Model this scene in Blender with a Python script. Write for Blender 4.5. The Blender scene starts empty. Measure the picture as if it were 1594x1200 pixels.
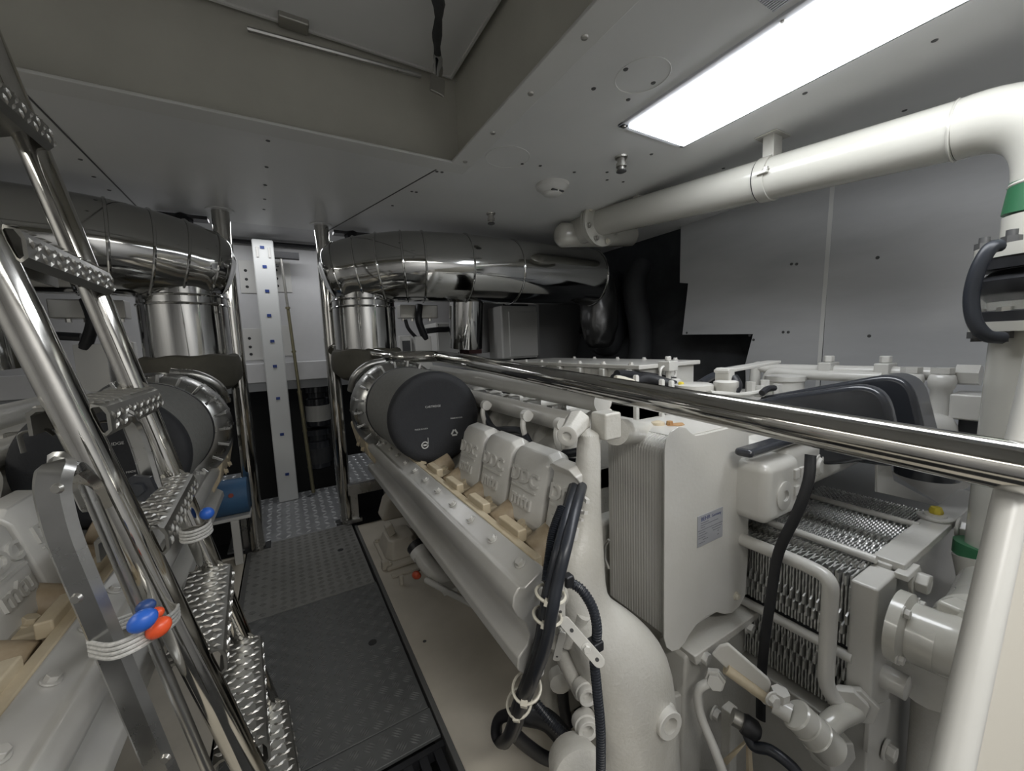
import bpy, bmesh, math, random
from mathutils import Vector, Matrix
random.seed(7)
PI = math.pi
# ---------------------------------------------------------------- camera, world, light, exposure
SC = bpy.context.scene
COL = SC.collection
RW = Matrix(((0.86096091, -0.08663836, 0.50123857), (-0.50717295, -0.0706369, 0.85894472), (-0.03901162, -0.99373247, -0.10475624)))
CAM = Vector((0, 0, 1.23))
FPX = 608.0
cd = bpy.data.cameras.new('camera'); cam = bpy.data.objects.new('camera', cd); COL.objects.link(cam)
xa, ya, za = RW @ Vector((1, 0, 0)), RW @ Vector((0, -1, 0)), RW @ Vector((0, 0, -1))
m4 = Matrix(((xa.x, ya.x, za.x, CAM.x), (xa.y, ya.y, za.y, CAM.y), (xa.z, ya.z, za.z, CAM.z), (0, 0, 0, 1)))
cam.matrix_world = m4
cd.sensor_fit = 'HORIZONTAL'; cd.sensor_width = 36; cd.lens = FPX / 1594 * 36; cd.clip_start = 0.01
SC.camera = cam
SC.view_settings.view_transform = 'Standard'; SC.view_settings.look = 'None'
SC.view_settings.gamma = 1; SC.view_settings.use_curve_mapping = False
SC.view_settings.exposure = 0.52
w = bpy.data.worlds.new('world'); SC.world = w; w.use_nodes = True
w.node_tree.nodes['Background'].inputs[0].default_value = (.6, .65, .7, 1)
w.node_tree.nodes['Background'].inputs[1].default_value = 0.05
CEIL_LAMP = 8.0
def area(name, loc, size, power, rot=(0, 0, 0), col=(1, 1, 1)):
    l = bpy.data.lights.new(name, 'AREA'); l.shape = 'RECTANGLE'; l.size, l.size_y = size; l.energy = power; l.color = col
    o = bpy.data.objects.new(name, l); o.location = loc; o.rotation_euler = rot; COL.objects.link(o); return o
area('fill_light_port', (-1.85, .75, 2.045), (.3, 1.5), 11.0, col=(1, .97, .90))  # added fill light out of view, lifts the dark port side
area('fill_light_aft', (.35, -.75, 2.045), (1.2, .3), 20.0, col=(1, .98, .94))  # added overhead fill behind the camera, no fixture modelled
area('ceiling_lamp_forward', (.03, 3.45, 2.15), (1.6, .12), 5.0, col=(.97, .98, 1))

# ---------------------------------------------------------------- helpers
def at(px, py, x=None, y=None, z=None):
    r = RW @ Vector((px - 797, py - 600, FPX))
    t = (x - CAM.x) / r.x if x is not None else (y - CAM.y) / r.y if y is not None else (z - CAM.z) / r.z
    return CAM + t * r
MIRC = None
class MB:
    def __init__(s): s.v = []; s.f = []
    def add(s, vs, fs):
        b = len(s.v); s.v += [Vector(v) for v in vs]; s.f += [[b + i for i in f] for f in fs]; return s
    def box(s, a, b):
        x0, x1 = sorted((a[0], b[0])); y0, y1 = sorted((a[1], b[1])); z0, z1 = sorted((a[2], b[2]))
        return s.add([(x0,y0,z0),(x1,y0,z0),(x1,y1,z0),(x0,y1,z0),(x0,y0,z1),(x1,y0,z1),(x1,y1,z1),(x0,y1,z1)],
                     [(0,3,2,1),(4,5,6,7),(0,1,5,4),(1,2,6,5),(2,3,7,6),(3,0,4,7)])
    def obox(s, c, ax, ay, az):   # centre, half axes
        c, ax, ay, az = map(Vector, (c, ax, ay, az))
        vs = [c + i*ax + j*ay + k*az for k in (-1, 1) for i, j in ((-1,-1),(1,-1),(1,1),(-1,1))]
        return s.add(vs, [(0,3,2,1),(4,5,6,7),(0,1,5,4),(1,2,6,5),(2,3,7,6),(3,0,4,7)])
    def prism(s, pts, d):         # planar loop pushed along d
        n = len(pts); d = Vector(d); pts = [Vector(p) for p in pts]
        return s.add(pts + [p + d for p in pts], [tuple(range(n))[::-1], tuple(range(n, 2*n))] + [(i, (i+1) % n, n + (i+1) % n, n + i) for i in range(n)])
    def loft(s, rings, cap=True, closed=True):
        n = len(rings[0]); b = len(s.v); s.v += [Vector(p) for r in rings for p in r]
        for k in range(len(rings) - 1):
            for i in range(n if closed else n - 1):
                s.f.append([b + k*n + i, b + k*n + (i+1) % n, b + (k+1)*n + (i+1) % n, b + (k+1)*n + i])
        if cap and closed: s.f.append([b + i for i in range(n)][::-1]); s.f.append([b + (len(rings)-1)*n + i for i in range(n)])
        return s
    def tube(s, path, r, n=14, cap=True, flat=None):
        path = [Vector(p) for p in path]; rings = []; u = None
        for i, p in enumerate(path):
            t = (path[min(i+1, len(path)-1)] - path[max(i-1, 0)]).normalized()
            if u is None: u = t.orthogonal().normalized() if flat is None else (Vector(flat) - Vector(flat).dot(t)*t).normalized()
            else: u = (u - u.dot(t)*t).normalized()
            v = t.cross(u); rr = r[i] if isinstance(r, (list, tuple)) else r
            k = 1 if flat is None else FLATK
            rings.append([p + rr*(math.cos(2*PI*j/n)*u + k*math.sin(2*PI*j/n)*v) for j in range(n)])
        return s.loft(rings, cap)
    def cyl(s, a, b, r, n=20, r2=None): return s.tube([a, b], [r, r if r2 is None else r2], n)
    def lathe(s, c, ax, prof, n=28):   # prof: (distance along axis, radius)
        ax = Vector(ax).normalized(); u = ax.orthogonal().normalized(); v = ax.cross(u); c = Vector(c)
        return s.loft([[c + ax*h + r*(math.cos(2*PI*j/n)*u + math.sin(2*PI*j/n)*v) for j in range(n)] for h, r in prof])
    def hexnut(s, c, ax, r, h):
        c = Vector(c); ax = Vector(ax).normalized()
        return s.tube([c, c + ax*h], r, 6)
    def build(s, name, mat, parent=None, smooth=True, bevel=0, seg=2, sub=0, kind=None, label=None):
        me = bpy.data.meshes.new(name); vs = s.v
        if MIRC is not None: vs = [Vector((2*MIRC - v.x, v.y, v.z)) for v in vs]
        off = Vector(parent.get('_w', (0, 0, 0))) if parent else Vector((0, 0, 0))
        me.from_pydata([v - off for v in vs], [], s.f)
        bm = bmesh.new(); bm.from_mesh(me); bmesh.ops.recalc_face_normals(bm, faces=bm.faces); bm.to_mesh(me); bm.free()
        me.materials.append(mat)
        if smooth:
            for p in me.polygons: p.use_smooth = True
            me.set_sharp_from_angle(angle=math.radians(42))
        o = bpy.data.objects.new(name, me); COL.objects.link(o)
        if parent: o.parent = parent; o['_w'] = tuple(off)
        if bevel:
            md = o.modifiers.new('bevel', 'BEVEL'); md.width = bevel; md.segments = seg; md.limit_method = 'ANGLE'; md.angle_limit = math.radians(35); md.harden_normals = True
        if sub: md = o.modifiers.new('sub', 'SUBSURF'); md.levels = sub; md.render_levels = sub
        if kind: o['kind'] = kind
        if label: o['label'] = label
        return o
FLATK = .25
def thing(name, label, cat, loc=(0, 0, 0), group=None):
    o = bpy.data.objects.new(name, None); COL.objects.link(o)
    loc = Vector(loc)
    if MIRC is not None: loc = Vector((2*MIRC - loc.x, loc.y, loc.z))
    o.location = loc; o.empty_display_size = .05; o['_w'] = tuple(loc); o['label'] = label; o['category'] = cat
    if group: o['group'] = group
    return o
def tag(o, label, cat, group=None):
    o['label'] = label; o['category'] = cat
    if group: o['group'] = group
    return o
def struct(o): o['kind'] = 'structure'; return o
def smoothpath(pts, n=6):
    P = [Vector(p) for p in pts]; P = [2*P[0] - P[1]] + P + [2*P[-1] - P[-2]]; out = []
    for i in range(1, len(P) - 2):
        for k in range(n):
            t = k/n; a, b, c, d = P[i-1], P[i], P[i+1], P[i+2]
            out.append(.5*((2*b) + (c - a)*t + (2*a - 5*b + 4*c - d)*t*t + (-a + 3*b - 3*c + d)*t**3))
    return out + [P[-2]]
def fillet(pts, R, n=6):
    P = [Vector(p) for p in pts]; out = [P[0]]
    for i in range(1, len(P) - 1):
        a, b, c = P[i-1], P[i], P[i+1]; r = min(R, (a-b).length*.49, (c-b).length*.49)
        p0 = b + (a-b).normalized()*r; p1 = b + (c-b).normalized()*r
        for k in range(n + 1):
            t = k/n; out.append((1-t)**2*p0 + 2*t*(1-t)*b + t*t*p1)
    return out + [P[-1]]
def text(name, s, size, loc, xd, yd, depth, mat, parent, label=None, sx=1.0):
    c = bpy.data.curves.new(name, 'FONT'); c.body = s; c.size = size; c.extrude = depth; c.align_x = 'CENTER'; c.align_y = 'CENTER'; c.resolution_u = 3; c.offset = size*.022 if depth > .002 else 0
    o = bpy.data.objects.new(name, c); COL.objects.link(o)
    me = bpy.data.meshes.new_from_object(o.evaluated_get(bpy.context.evaluated_depsgraph_get()))
    bpy.data.objects.remove(o); bpy.data.curves.remove(c)
    X = Vector(xd).normalized(); Y = Vector(yd); Y = (Y - Y.dot(X)*X).normalized(); Z = X.cross(Y); loc = Vector(loc)
    mb = MB(); mb.v = [loc + v.co.x*sx*X + v.co.y*Y + v.co.z*Z for v in me.vertices]; mb.f = [list(p.vertices) for p in me.polygons]
    if MIRC is not None:
        q = 2*MIRC
        X = Vector((-X.x, X.y, X.z)); Yv = Vector((-Y.x, Y.y, Y.z)); X = -X if True else X
        L = Vector((q - loc.x, loc.y, loc.z)); Zv = X.cross(Yv)
        mb.v = [L + v.co.x*sx*X + v.co.y*Yv + v.co.z*Zv for v in me.vertices]
        mb.v = [Vector((q - v.x, v.y, v.z)) for v in mb.v]
    bpy.data.meshes.remove(me)
    return mb.build(name, mat, parent, smooth=False, label=label)

# ---------------------------------------------------------------- materials
def mat(name, col, rough=.5, metal=0, col2=None, scale=8, amt=.5, bump=0, bscale=60, coat=0, rvar=0, stretch=None, emit=0, ior=None):
    m = bpy.data.materials.new(name); m.use_nodes = True; nt = m.node_tree; N = nt.nodes; L = nt.links; b = N['Principled BSDF']
    b.inputs['Base Color'].default_value = (*col, 1); b.inputs['Roughness'].default_value = rough; b.inputs['Metallic'].default_value = metal
    if coat: b.inputs['Coat Weight'].default_value = coat; b.inputs['Coat Roughness'].default_value = .12
    tc = N.new('ShaderNodeTexCoord'); mp = N.new('ShaderNodeMapping'); L.new(tc.outputs['Object'], mp.inputs[0])
    if stretch: mp.inputs['Scale'].default_value = stretch
    if col2 or rvar:
        nz = N.new('ShaderNodeTexNoise'); nz.inputs['Scale'].default_value = scale; nz.inputs['Detail'].default_value = 6; nz.inputs['Roughness'].default_value = .62
        L.new(mp.outputs[0], nz.inputs['Vector'])
        if col2:
            r = N.new('ShaderNodeValToRGB'); r.color_ramp.elements[0].position = .5 - .25*amt - .1; r.color_ramp.elements[1].position = .5 + .25*(1-amt) + .1
            r.color_ramp.elements[0].color = (*col2, 1); r.color_ramp.elements[1].color = (*col, 1)
            L.new(nz.outputs['Fac'], r.inputs[0]); L.new(r.outputs[0], b.inputs['Base Color'])
        if rvar:
            mr = N.new('ShaderNodeMapRange'); mr.inputs['To Min'].default_value = rough - rvar; mr.inputs['To Max'].default_value = rough + rvar
            mr.inputs['From Min'].default_value = .3; mr.inputs['From Max'].default_value = .7
            L.new(nz.outputs['Fac'], mr.inputs[0]); L.new(mr.outputs[0], b.inputs['Roughness'])
    if bump:
        n2 = N.new('ShaderNodeTexNoise'); n2.inputs['Scale'].default_value = bscale; n2.inputs['Detail'].default_value = 4
        L.new(mp.outputs[0], n2.inputs['Vector'])
        bp = N.new('ShaderNodeBump'); bp.inputs['Strength'].default_value = bump; bp.inputs['Distance'].default_value = .004
        L.new(n2.outputs['Fac'], bp.inputs['Height']); L.new(bp.outputs[0], b.inputs['Normal'])
    if emit: b.inputs['Emission Color'].default_value = (.93, .96, 1, 1); b.inputs['Emission Strength'].default_value = emit
    return m
M = dict(
    ceil=mat('painted_ceiling', (.70, .70, .69), .38, col2=(.65, .655, .65), scale=2.5, rvar=.06),
    hatch=mat('hatch_lining', (.54, .53, .47), .6, col2=(.46, .45, .40), scale=3),
    trimm=mat('coaming_trim', (.64, .64, .62), .45),
    wall=mat('grey_wall_panel', (.50, .505, .51), .5, col2=(.41, .415, .42), scale=2.2, rvar=.08, stretch=(1, .6, 2.2)),
    wallw=mat('white_bulkhead', (.62, .62, .62), .5, col2=(.52, .52, .53), scale=3),
    dark=mat('dark_void', (.035, .036, .037), .8),
    darkg=mat('dark_lagging', (.045, .047, .05), .75, col2=(.02, .021, .023), scale=5, bump=.4, bscale=14),
    khaki=mat('brown_lagging', (.085, .08, .062), .8, col2=(.05, .047, .036), scale=8, bump=.5, bscale=20),
    steel=mat('polished_steel', (.60, .59, .565), .10, 1, rvar=.04, scale=14, col2=(.50, .49, .46)),
    duct=mat('mirror_duct', (.50, .50, .49), .09, 1, rvar=.04, scale=5, bump=.10, bscale=3.5),
    alu=mat('aluminium', (.52, .52, .51), .30, 1, col2=(.40, .40, .385), scale=9, rvar=.08, bump=.08, bscale=30),
    tread=mat('tread_plate', (.33, .325, .30), .36, .85, col2=(.22, .215, .195), scale=12, rvar=.07),
    lug=mat('tread_lug', (.52, .51, .48), .36, .9),
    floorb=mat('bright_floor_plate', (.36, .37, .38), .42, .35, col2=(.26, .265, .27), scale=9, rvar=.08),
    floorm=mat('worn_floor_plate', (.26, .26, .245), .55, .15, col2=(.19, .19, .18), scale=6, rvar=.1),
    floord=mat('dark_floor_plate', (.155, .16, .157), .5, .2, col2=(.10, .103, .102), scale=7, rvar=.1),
    fluglit=mat('floor_lug', (.24, .245, .24), .36, .4),
    fluglitb=mat('bright_floor_lug', (.58, .59, .60), .35, .4),
    flugm=mat('worn_floor_lug', (.22, .22, .21), .5, .3),
    white=mat('white_engine_paint', (.60, .59, .56), .30, col2=(.55, .54, .50), scale=5, coat=.35, bump=.10, bscale=90),
    cast=mat('white_casting_paint', (.58, .57, .535), .36, col2=(.50, .485, .435), scale=6, coat=.25, bump=.35, bscale=110),
    whiteg=mat('glossy_pipe_paint', (.52, .51, .465), .24, col2=(.48, .47, .42), scale=2, coat=.6),
    silver=mat('silver_cover_paint', (.56, .55, .53), .28, .25, col2=(.46, .45, .41), scale=4, coat=.2),
    cream=mat('cream_block', (.58, .51, .38), .5, col2=(.42, .34, .22), scale=10),
    tan=mat('tan_stained_block', (.46, .38, .27), .55, col2=(.28, .21, .13), scale=16),
    bed=mat('beige_bed_paint', (.64, .59, .50), .5, col2=(.52, .48, .40), scale=4, rvar=.08, bump=.06, bscale=60),
    beded=mat('bed_edge', (.12, .12, .115), .6),
    blk=mat('black_rubber', (.018, .019, .022), .45, col2=(.012, .012, .014), scale=10),
    blkr=mat('ribbed_black_conduit', (.022, .025, .032), .38),
    gloss=mat('black_plastic', (.035, .038, .045), .20, col2=(.028, .03, .035), scale=6, coat=.3),
    filt=mat('filter_felt', (.20, .20, .19), .85, col2=(.16, .16, .15), scale=60, bump=.5, bscale=200),
    fend=mat('filter_end_cap', (.016, .017, .02), .75, col2=(.022, .023, .026), scale=40, bump=.25, bscale=160),
    print_=mat('pale_print', (.50, .50, .48), .6),
    plate=mat('exchanger_plate', (.66, .66, .64), .36, .45, col2=(.56, .56, .54), scale=20),
    plated=mat('exchanger_gasket', (.04, .042, .045), .6),
    green=mat('green_band', (.03, .13, .06), .4),
    blue=mat('blue_ball', (.03, .13, .55), .35), navy=mat('navy_ball', (.03, .07, .22), .4), orange=mat('orange_ball', (.80, .10, .03), .35),
    cord=mat('white_cord', (.62, .61, .58), .7, col2=(.40, .40, .38), scale=150),
    bluep=mat('blue_cover', (.05, .14, .27), .55, col2=(.04, .10, .2), scale=8, bump=.3, bscale=12),
    red=mat('red_print', (.32, .07, .05), .6), redh=mat('red_handle', (.42, .07, .03), .4),
    tie=mat('cable_tie', (.62, .59, .50), .4),
    label=mat('metal_nameplate', (.42, .43, .46), .35, .3), ink=mat('nameplate_ink', (.06, .07, .17), .6), inkg=mat('nameplate_small_print', (.17, .17, .19), .6),
    rust=mat('rust', (.30, .13, .04), .8, col2=(.45, .30, .15), scale=40),
    bronze=mat('brass_strut', (.24, .22, .14), .35, .6), yellow=mat('yellow_cap', (.65, .52, .06), .4),
    screw=mat('screw', (.10, .10, .10), .5, .5), zinc=mat('zinc', (.45, .44, .41), .35, .9),
    frameg=mat('light_frame', (.62, .63, .66), .35),
    lamp=mat('lamp_diffuser', (.9, .9, .9), .4, emit=CEIL_LAMP),
    translu=mat('ribbed_ceiling', (.52, .53, .56), .45),
    post=mat('door_frame_paint', (.60, .595, .565), .35, col2=(.52, .515, .485), scale=4), cab=mat('cabinet_paint', (.60, .595, .57), .45),
    bluesq=mat('blue_marker', (.02, .05, .22), .5), perfw=mat('white_post_paint', (.66, .67, .66), .5),
)
# clear sleeve
gm = bpy.data.materials.new('clear_sleeve'); gm.use_nodes = True
gb = gm.node_tree.nodes['Principled BSDF']; gb.inputs['Transmission Weight'].default_value = .95; gb.inputs['Roughness'].default_value = .08; gb.inputs['Base Color'].default_value = (.85, .85, .82, 1); gb.inputs['IOR'].default_value = 1.15
M['clear'] = gm

# ---------------------------------------------------------------- setting
CZ = 2.07
HX0, HX1, HY0, HY1 = -1.6, .815, -.2, 1.815    # hatch opening
bm_ = MB()   # ceiling with a hatch opening, 20 mm sheet
for a, b in (((-2.4, HY1, CZ), (2.75, 3.1, CZ + .03)), ((HX1, -1.4, CZ), (1.22, HY1, CZ + .03)), ((1.62, -1.4, CZ), (2.75, HY1, CZ + .03)),
             ((1.22, 1.175, CZ), (1.62, HY1, CZ + .03)), ((1.22, -1.4, CZ), (1.62, -.6, CZ + .03)), ((-2.4, -1.4, CZ), (HX0, HY1, CZ + .03)), ((HX0, -1.4, CZ), (HX1, HY0, CZ + .03))): bm_.box(a, b)
ceiling = struct(bm_.build('ceiling', M['ceil'], smooth=False))
struct(MB().box((-2.4, 3.1, 2.16), (2.75, 4.0, 2.2)).build('trim_1', M['wallw'], smooth=False))
# coaming and hatch shaft
HT = 2.49
struct(MB().box((HX0, HY1 - .004, CZ), (HX1, HY1 + .02, HT)).box((HX1 - .004, HY0, CZ), (HX1 + .02, HY1, HT)).box((HX0 - .02, HY0, CZ), (HX0, HY1, HT)).box((HX0, HY0 - .02, CZ), (HX1, HY0, HT)).box((HX0, HY0, HT), (HX1, HY1, HT + .02)).build('trim_2', M['hatch'], smooth=False))
tr = struct(MB().box((HX0, HY1 - .085, CZ - .012), (HX1 + .02, HY1 + .012, CZ - .001)).box((HX1 - .075, HY0, CZ - .012), (HX1 + .02, HY1 - .085, CZ - .001)).build('trim_3', M['trimm'], smooth=False, bevel=.003))
for i in range(7):
    MB().lathe((HX1 - .025, HY1 - .12 - i*.27, CZ - .012), (0, 0, -1), [(0, .011), (.004, .009), (.005, .003)], 10).build('screw', M['zinc'], tr)
hl = thing('deck_hatch', 'large grey hatch lid closing the ceiling shaft, crossed by a thin seam', 'hatch', (-.1, .8, HT))
MB().box((HX0 + .02, HY0 + .1, HT - .03), (HX1 - .03, HY1 - .03, HT - .004)).build('panel', M['ceil'], hl, smooth=False, bevel=.004)
MB().box((-.9, HY1 - .04, HT - .038), (HX1 - .03, HY1 - .03, HT - .03)).box((HX1 - .04, 0, HT - .038), (HX1 - .03, HY1 - .04, HT - .03)).build('seal_strip', M['trimm'], hl, smooth=False)
MB().tube([at(385, 45, y=1.765), at(655, 118, y=1.765)], .009, 8).build('latch_rod', M['alu'], hl)
for px, py in ((455, 14),):
    p = at(px, py, y=1.76); MB().box(p - Vector((.05, .03, .06)), p + Vector((.05, .03, .07))).build('latch_block', M['zinc'], hl, smooth=False, bevel=.006)
st = thing('hatch_strap', 'crumpled grey strap with clear sleeve hanging from the hatch shaft', 'strap', at(682, 125, y=1.62))
pth = [at(680, -20, y=1.12), at(683, 20, y=1.28), at(680, 60, y=1.45), at(681, 85, y=1.60)]
FLATK = .45
MB().tube(smoothpath(pth, 5), [.014, .016, .019, .021, .017, .015, .012, .014, .016, .018, .017, .015, .013, .013, .014, .014], 10, flat=(1, 0, 0)).build('webbing', M['darkg'], st)
MB().tube(smoothpath([at(681, 80, y=1.62), at(682, 100, y=1.62), at(681, 122, y=1.62)], 4), [.014, .018, .021, .02, .019, .022, .021, .018, .016], 10, flat=(1, 0, 0)).build('sleeve', M['duct'], st)
p = at(681, 133, y=1.62); MB().obox(p, (.030, 0, -.006), (0, .007, 0), (.004, 0, .034)).build('buckle', M['zinc'], st, smooth=False, bevel=.004)
# seams and screws of the ceiling: joints as thin raised strips
mb = MB()
for a, b in (((.715, 1.83), (.35, 3.1)), ((-.62, 1.83), (-.62, 3.1))):
    d = Vector((b[0]-a[0], b[1]-a[1], 0)); n = Vector((-d.y, d.x, 0)).normalized()*.003
    mb.obox(((a[0]+b[0])/2, (a[1]+b[1])/2, CZ - .001), d/2, n, (0, 0, .001))
mb.build('panel_seam', M['screw'], ceiling, smooth=False)
for px, py in ((417, 207), (417, 219), (415, 260), (413, 288), (412, 310), (411, 326), (125, 248), (146, 275), (170, 296), (197, 320), (680, 267), (688, 268), (641, 298), (648, 299), (611, 320), (841, 258), (894, 268), (945, 268), (945, 280), (970, 283), (813, 255), (740, 246), (710, 262), (924, 138), (1017, 129), (974, 108), (978, 155), (1253, 145), (1455, 63), (1112, 202), (1014, 240), (1126, 262), (1408, 172)):
    p = at(px, py, z=CZ); MB().lathe(p, (0, 0, -1), [(0, .0085), (.002, .007), (.0025, .002)], 8).build('screw', M['screw'], ceiling)
# white pipe penetrations, round access plates
for px, py, r in ((1000, 118, .085), (790, 245, .10)):
    p = at(px, py, z=CZ)
    MB().tube([p + Vector((r*math.cos(a), r*math.sin(a), -.0005)) for a in [2*PI*k/40 for k in range(41)]], .0016, 6, cap=False).build('access_ring', M['trimm'], ceiling)
# ribbed sheet beside the lamp
mb = MB()
for i in range(34): mb.box((.90 + i*.0085, -.45, CZ - .004), (.905 + i*.0085, .60, CZ - .0005))
mb.build('ribbed_sheet', M['translu'], ceiling, smooth=False, kind='stuff')
# ceiling lamp
cl = thing('ceiling_light', 'long glowing recessed lamp with grey frame in the ceiling', 'ceiling light', (1.42, .3, CZ))
mb = MB(); x0, x1, y0, y1 = 1.215, 1.60, -.7, 1.18
for a, b in (((x0, y0, CZ - .008), (x0 + .035, y1, CZ + .01)), ((x1 - .02, y0, CZ - .008), (x1, y1, CZ + .01)), ((x0, y1 - .03, CZ - .008), (x1, y1, CZ + .01)), ((x0, y0, CZ - .008), (x1, y0 + .03, CZ + .01))): mb.box(a, b)
mb.build('frame', M['frameg'], cl, smooth=False, bevel=.003)
MB().box((x0 + .034, y0 + .02, CZ - .016), (x1 - .02, y1 - .029, CZ + .012)).build('diffuser', M['lamp'], cl, smooth=False)
for y in (1.165, .6, .05): MB().lathe((x0 + .018, y, CZ - .008), (0, 0, -1), [(0, .007), (.003, .005)], 8).build('screw', M['zinc'], cl)

# walls
def yz(px, py, x): p = at(px, py, x=x); return (x, p.y, p.z)
WX = 2.69
out = [yz(1060, 335, WX), yz(1058, 440, WX), yz(1071, 441, WX), yz(1062, 521, WX), yz(1172, 520, WX), yz(1160, 566, WX)]
y_last = out[-1][1]
panels = [out[0], out[1], out[2], out[3], out[4], out[5], (WX, y_last - .02, .55), (WX, 1.07, .55), (WX, 1.03, CZ), (WX, 1.975, CZ)]
wr = struct(MB().prism(panels, (.02, 0, 0)).build('wall_right', M['wall'], smooth=False, bevel=.002))
MB().prism([(WX, 1.062, .0), (WX, -.2, .0), (WX, -.2, CZ), (WX, 1.022, CZ)], (.02, 0, 0)).build('panel', M['wall'], wr, smooth=False, bevel=.002)
MB().prism([(WX - .003, 1.077, .55), (WX - .003, 1.057, .55), (WX - .003, 1.017, CZ), (WX - .003, 1.037, CZ)], (.003, 0, 0)).build('joint_strip', M['trimm'], wr, smooth=False)
for px, py in ((1232, 411), (1240, 411), (1219, 517), (1227, 517), (1366, 401), (1353, 523), (1167, 522), (1173, 529), (1069, 518), (1200, 298)):
    p = at(px, py, x=WX); MB().lathe(p, (-1, 0, 0), [(0, .009), (.002, .008), (.0025, .002)], 8).build('screw', M['screw'], wr)
struct(MB().box((3.05, -.2, -.3), (3.1, 4.2, 2.3)).build('wall_starboard', M['darkg'], smooth=False))
struct(MB().prism([(3.05, 1.9, 1.66), (3.05, 4.0, 1.66), (2.45, 4.0, .2), (2.75, 1.2, .2), (3.05, 1.2, 1.1)], (.05, 0, 0)).build('trim_4', M['darkg'], smooth=False))
wb = struct(MB().box((-2.4, 3.9, 1.0), (2.2, 3.93, 2.2)).build('wall_back', M['wallw'], smooth=False))
struct(MB().box((2.2, 3.9, -.3), (3.1, 3.93, 2.2)).build('trim_5', M['darkg'], smooth=False))
struct(MB().box((-2.4, 3.74, 1.00), (2.2, 3.90, 1.155)).build('trim_6', M['wallw'], smooth=False, bevel=.006))
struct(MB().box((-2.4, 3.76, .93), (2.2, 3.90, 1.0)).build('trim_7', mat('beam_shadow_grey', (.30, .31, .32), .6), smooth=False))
struct(MB().box((-2.4, 4.6, -.6), (2.4, 4.63, 1.1)).build('wall_back_low', M['dark'], smooth=False))
struct(MB().box((-2.43, -1.4, -.6), (-2.4, 4.6, 2.3)).build('wall_left', M['wallw'], smooth=False))
struct(MB().box((-2.4, -1.43, -.6), (3.1, -1.4, 2.6)).build('wall_front', M['wallw'], smooth=False))
struct(MB().box((2.69, -1.4, -.6), (2.72, -.2, 2.1)).build('wall_right_aft', M['wallw'], smooth=False))
# four-hole mounting plates on the back wall
for px, py in ((390, 431), (396, 536), (438, 530), (437, 430), (352, 540)):
    p = at(px, py, y=3.89)
    q = MB().box((p.x - .075, 3.892, p.z - .13), (p.x + .075, 3.899, p.z + .13)).build('mounting_plate', M['cab'], wb, smooth=False, bevel=.002)
    mb = MB()
    for dz in (-.08, -.02, .05): mb.lathe((p.x - .03, 3.892, p.z + dz), (0, -1, 0), [(0, .012), (.003, .010)], 8)
    mb.build('hole', M['dark'], q)
MB().tube([(-.7, 3.86, 2.13), (.75, 3.84, 2.13)], .016, 8).build('cable_run', M['blk'], wb)

# floor: plates one by one with raised five-bar pattern
fl = struct(MB().box((-2.4, -1.4, -.64), (3.1, 4.6, -.6)).build('floor', M['dark'], smooth=False))
def bars(x0, x1, y0, y1, z, pitch, nb, mat_, parent, L=.5, wd=.006, h=.003, ang=45, alt=True, holes=()):
    mb = MB(); nx = int((x1-x0)/pitch); ny = int((y1-y0)/pitch); px_ = (x1-x0)/nx; py_ = (y1-y0)/ny
    for i in range(nx):
        for j in range(ny):
            cx, cy = x0 + (i+.5)*px_, y0 + (j+.5)*py_
            if any((cx-hx)**2 + (cy-hy)**2 < .0016 for hx, hy in holes): continue
            a = math.radians(ang if (not alt or (i+j) % 2) else ang + 90)
            d = Vector((math.cos(a), math.sin(a), 0)); n = Vector((-d.y, d.x, 0))
            for k in range(nb):
                o = (k - (nb-1)/2)*pitch*.19
                c = Vector((cx, cy, z)) + n*o
                if c.x < x0 + .004 or c.x > x1 - .004: continue
                hl_ = pitch*L*(1 - .12*abs(k - (nb-1)/2))
                e0, e1 = c - d*hl_, c + d*hl_
                w2 = n*wd/2
                mb.add([e0, c - w2, e1, c + w2, c - d*hl_*.5 + Vector((0,0,h)), c + d*hl_*.5 + Vector((0,0,h))], [(0,1,4),(1,5,4),(1,2,5),(2,3,5),(3,4,5),(3,0,4)])
    return mb.build('raised_bars', mat_, parent, smooth=False, kind='stuff')
def hole(x, y, z, p): MB().lathe((x, y, z + .0005), (0, 0, 1), [(0, .017), (.0015, .017)], 16).build('lifting_hole', M['dark'], p)
def fplate(x0, x1, y0, y1, m_, lug, pitch, nb, z=0, holes=(), **k):
    p = MB().box((x0, y0, z - .012), (x1, y1, z)).build('floor_plate', m_, fl, smooth=False, bevel=.002)
    bars(x0 + .006, x1 - .006, y0 + .004, y1 - .004, z - .0005, pitch, nb, lug, p, holes=holes, **k)
    for h in holes: hole(h[0], h[1], z, p)
    return p
h1 = at(530, 856, z=0); h2 = at(580, 1000, z=0)
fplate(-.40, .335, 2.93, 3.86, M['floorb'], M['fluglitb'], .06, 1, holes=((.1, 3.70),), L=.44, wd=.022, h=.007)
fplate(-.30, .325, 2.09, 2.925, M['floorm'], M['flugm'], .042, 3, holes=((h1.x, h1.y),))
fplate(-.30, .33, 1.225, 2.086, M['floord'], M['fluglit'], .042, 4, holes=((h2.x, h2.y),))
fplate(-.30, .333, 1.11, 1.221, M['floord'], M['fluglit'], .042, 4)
# black grating in the near corner
gr = thing('drain_grating', 'black slotted grating at the near end of the walkway', 'grating', (.2, .9, -.02))
for i in range(14): MB().box((-.30 + i*.046, .55, -.03), (-.275 + i*.046, 1.10, -.012)).build('bar', M['blk'], gr, smooth=False)
for ya_ in (.55, 1.08): MB().box((-.30, ya_, -.045), (.335, ya_ + .02, -.010)).build('frame_rail', M['blk'], gr, smooth=False)
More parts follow.
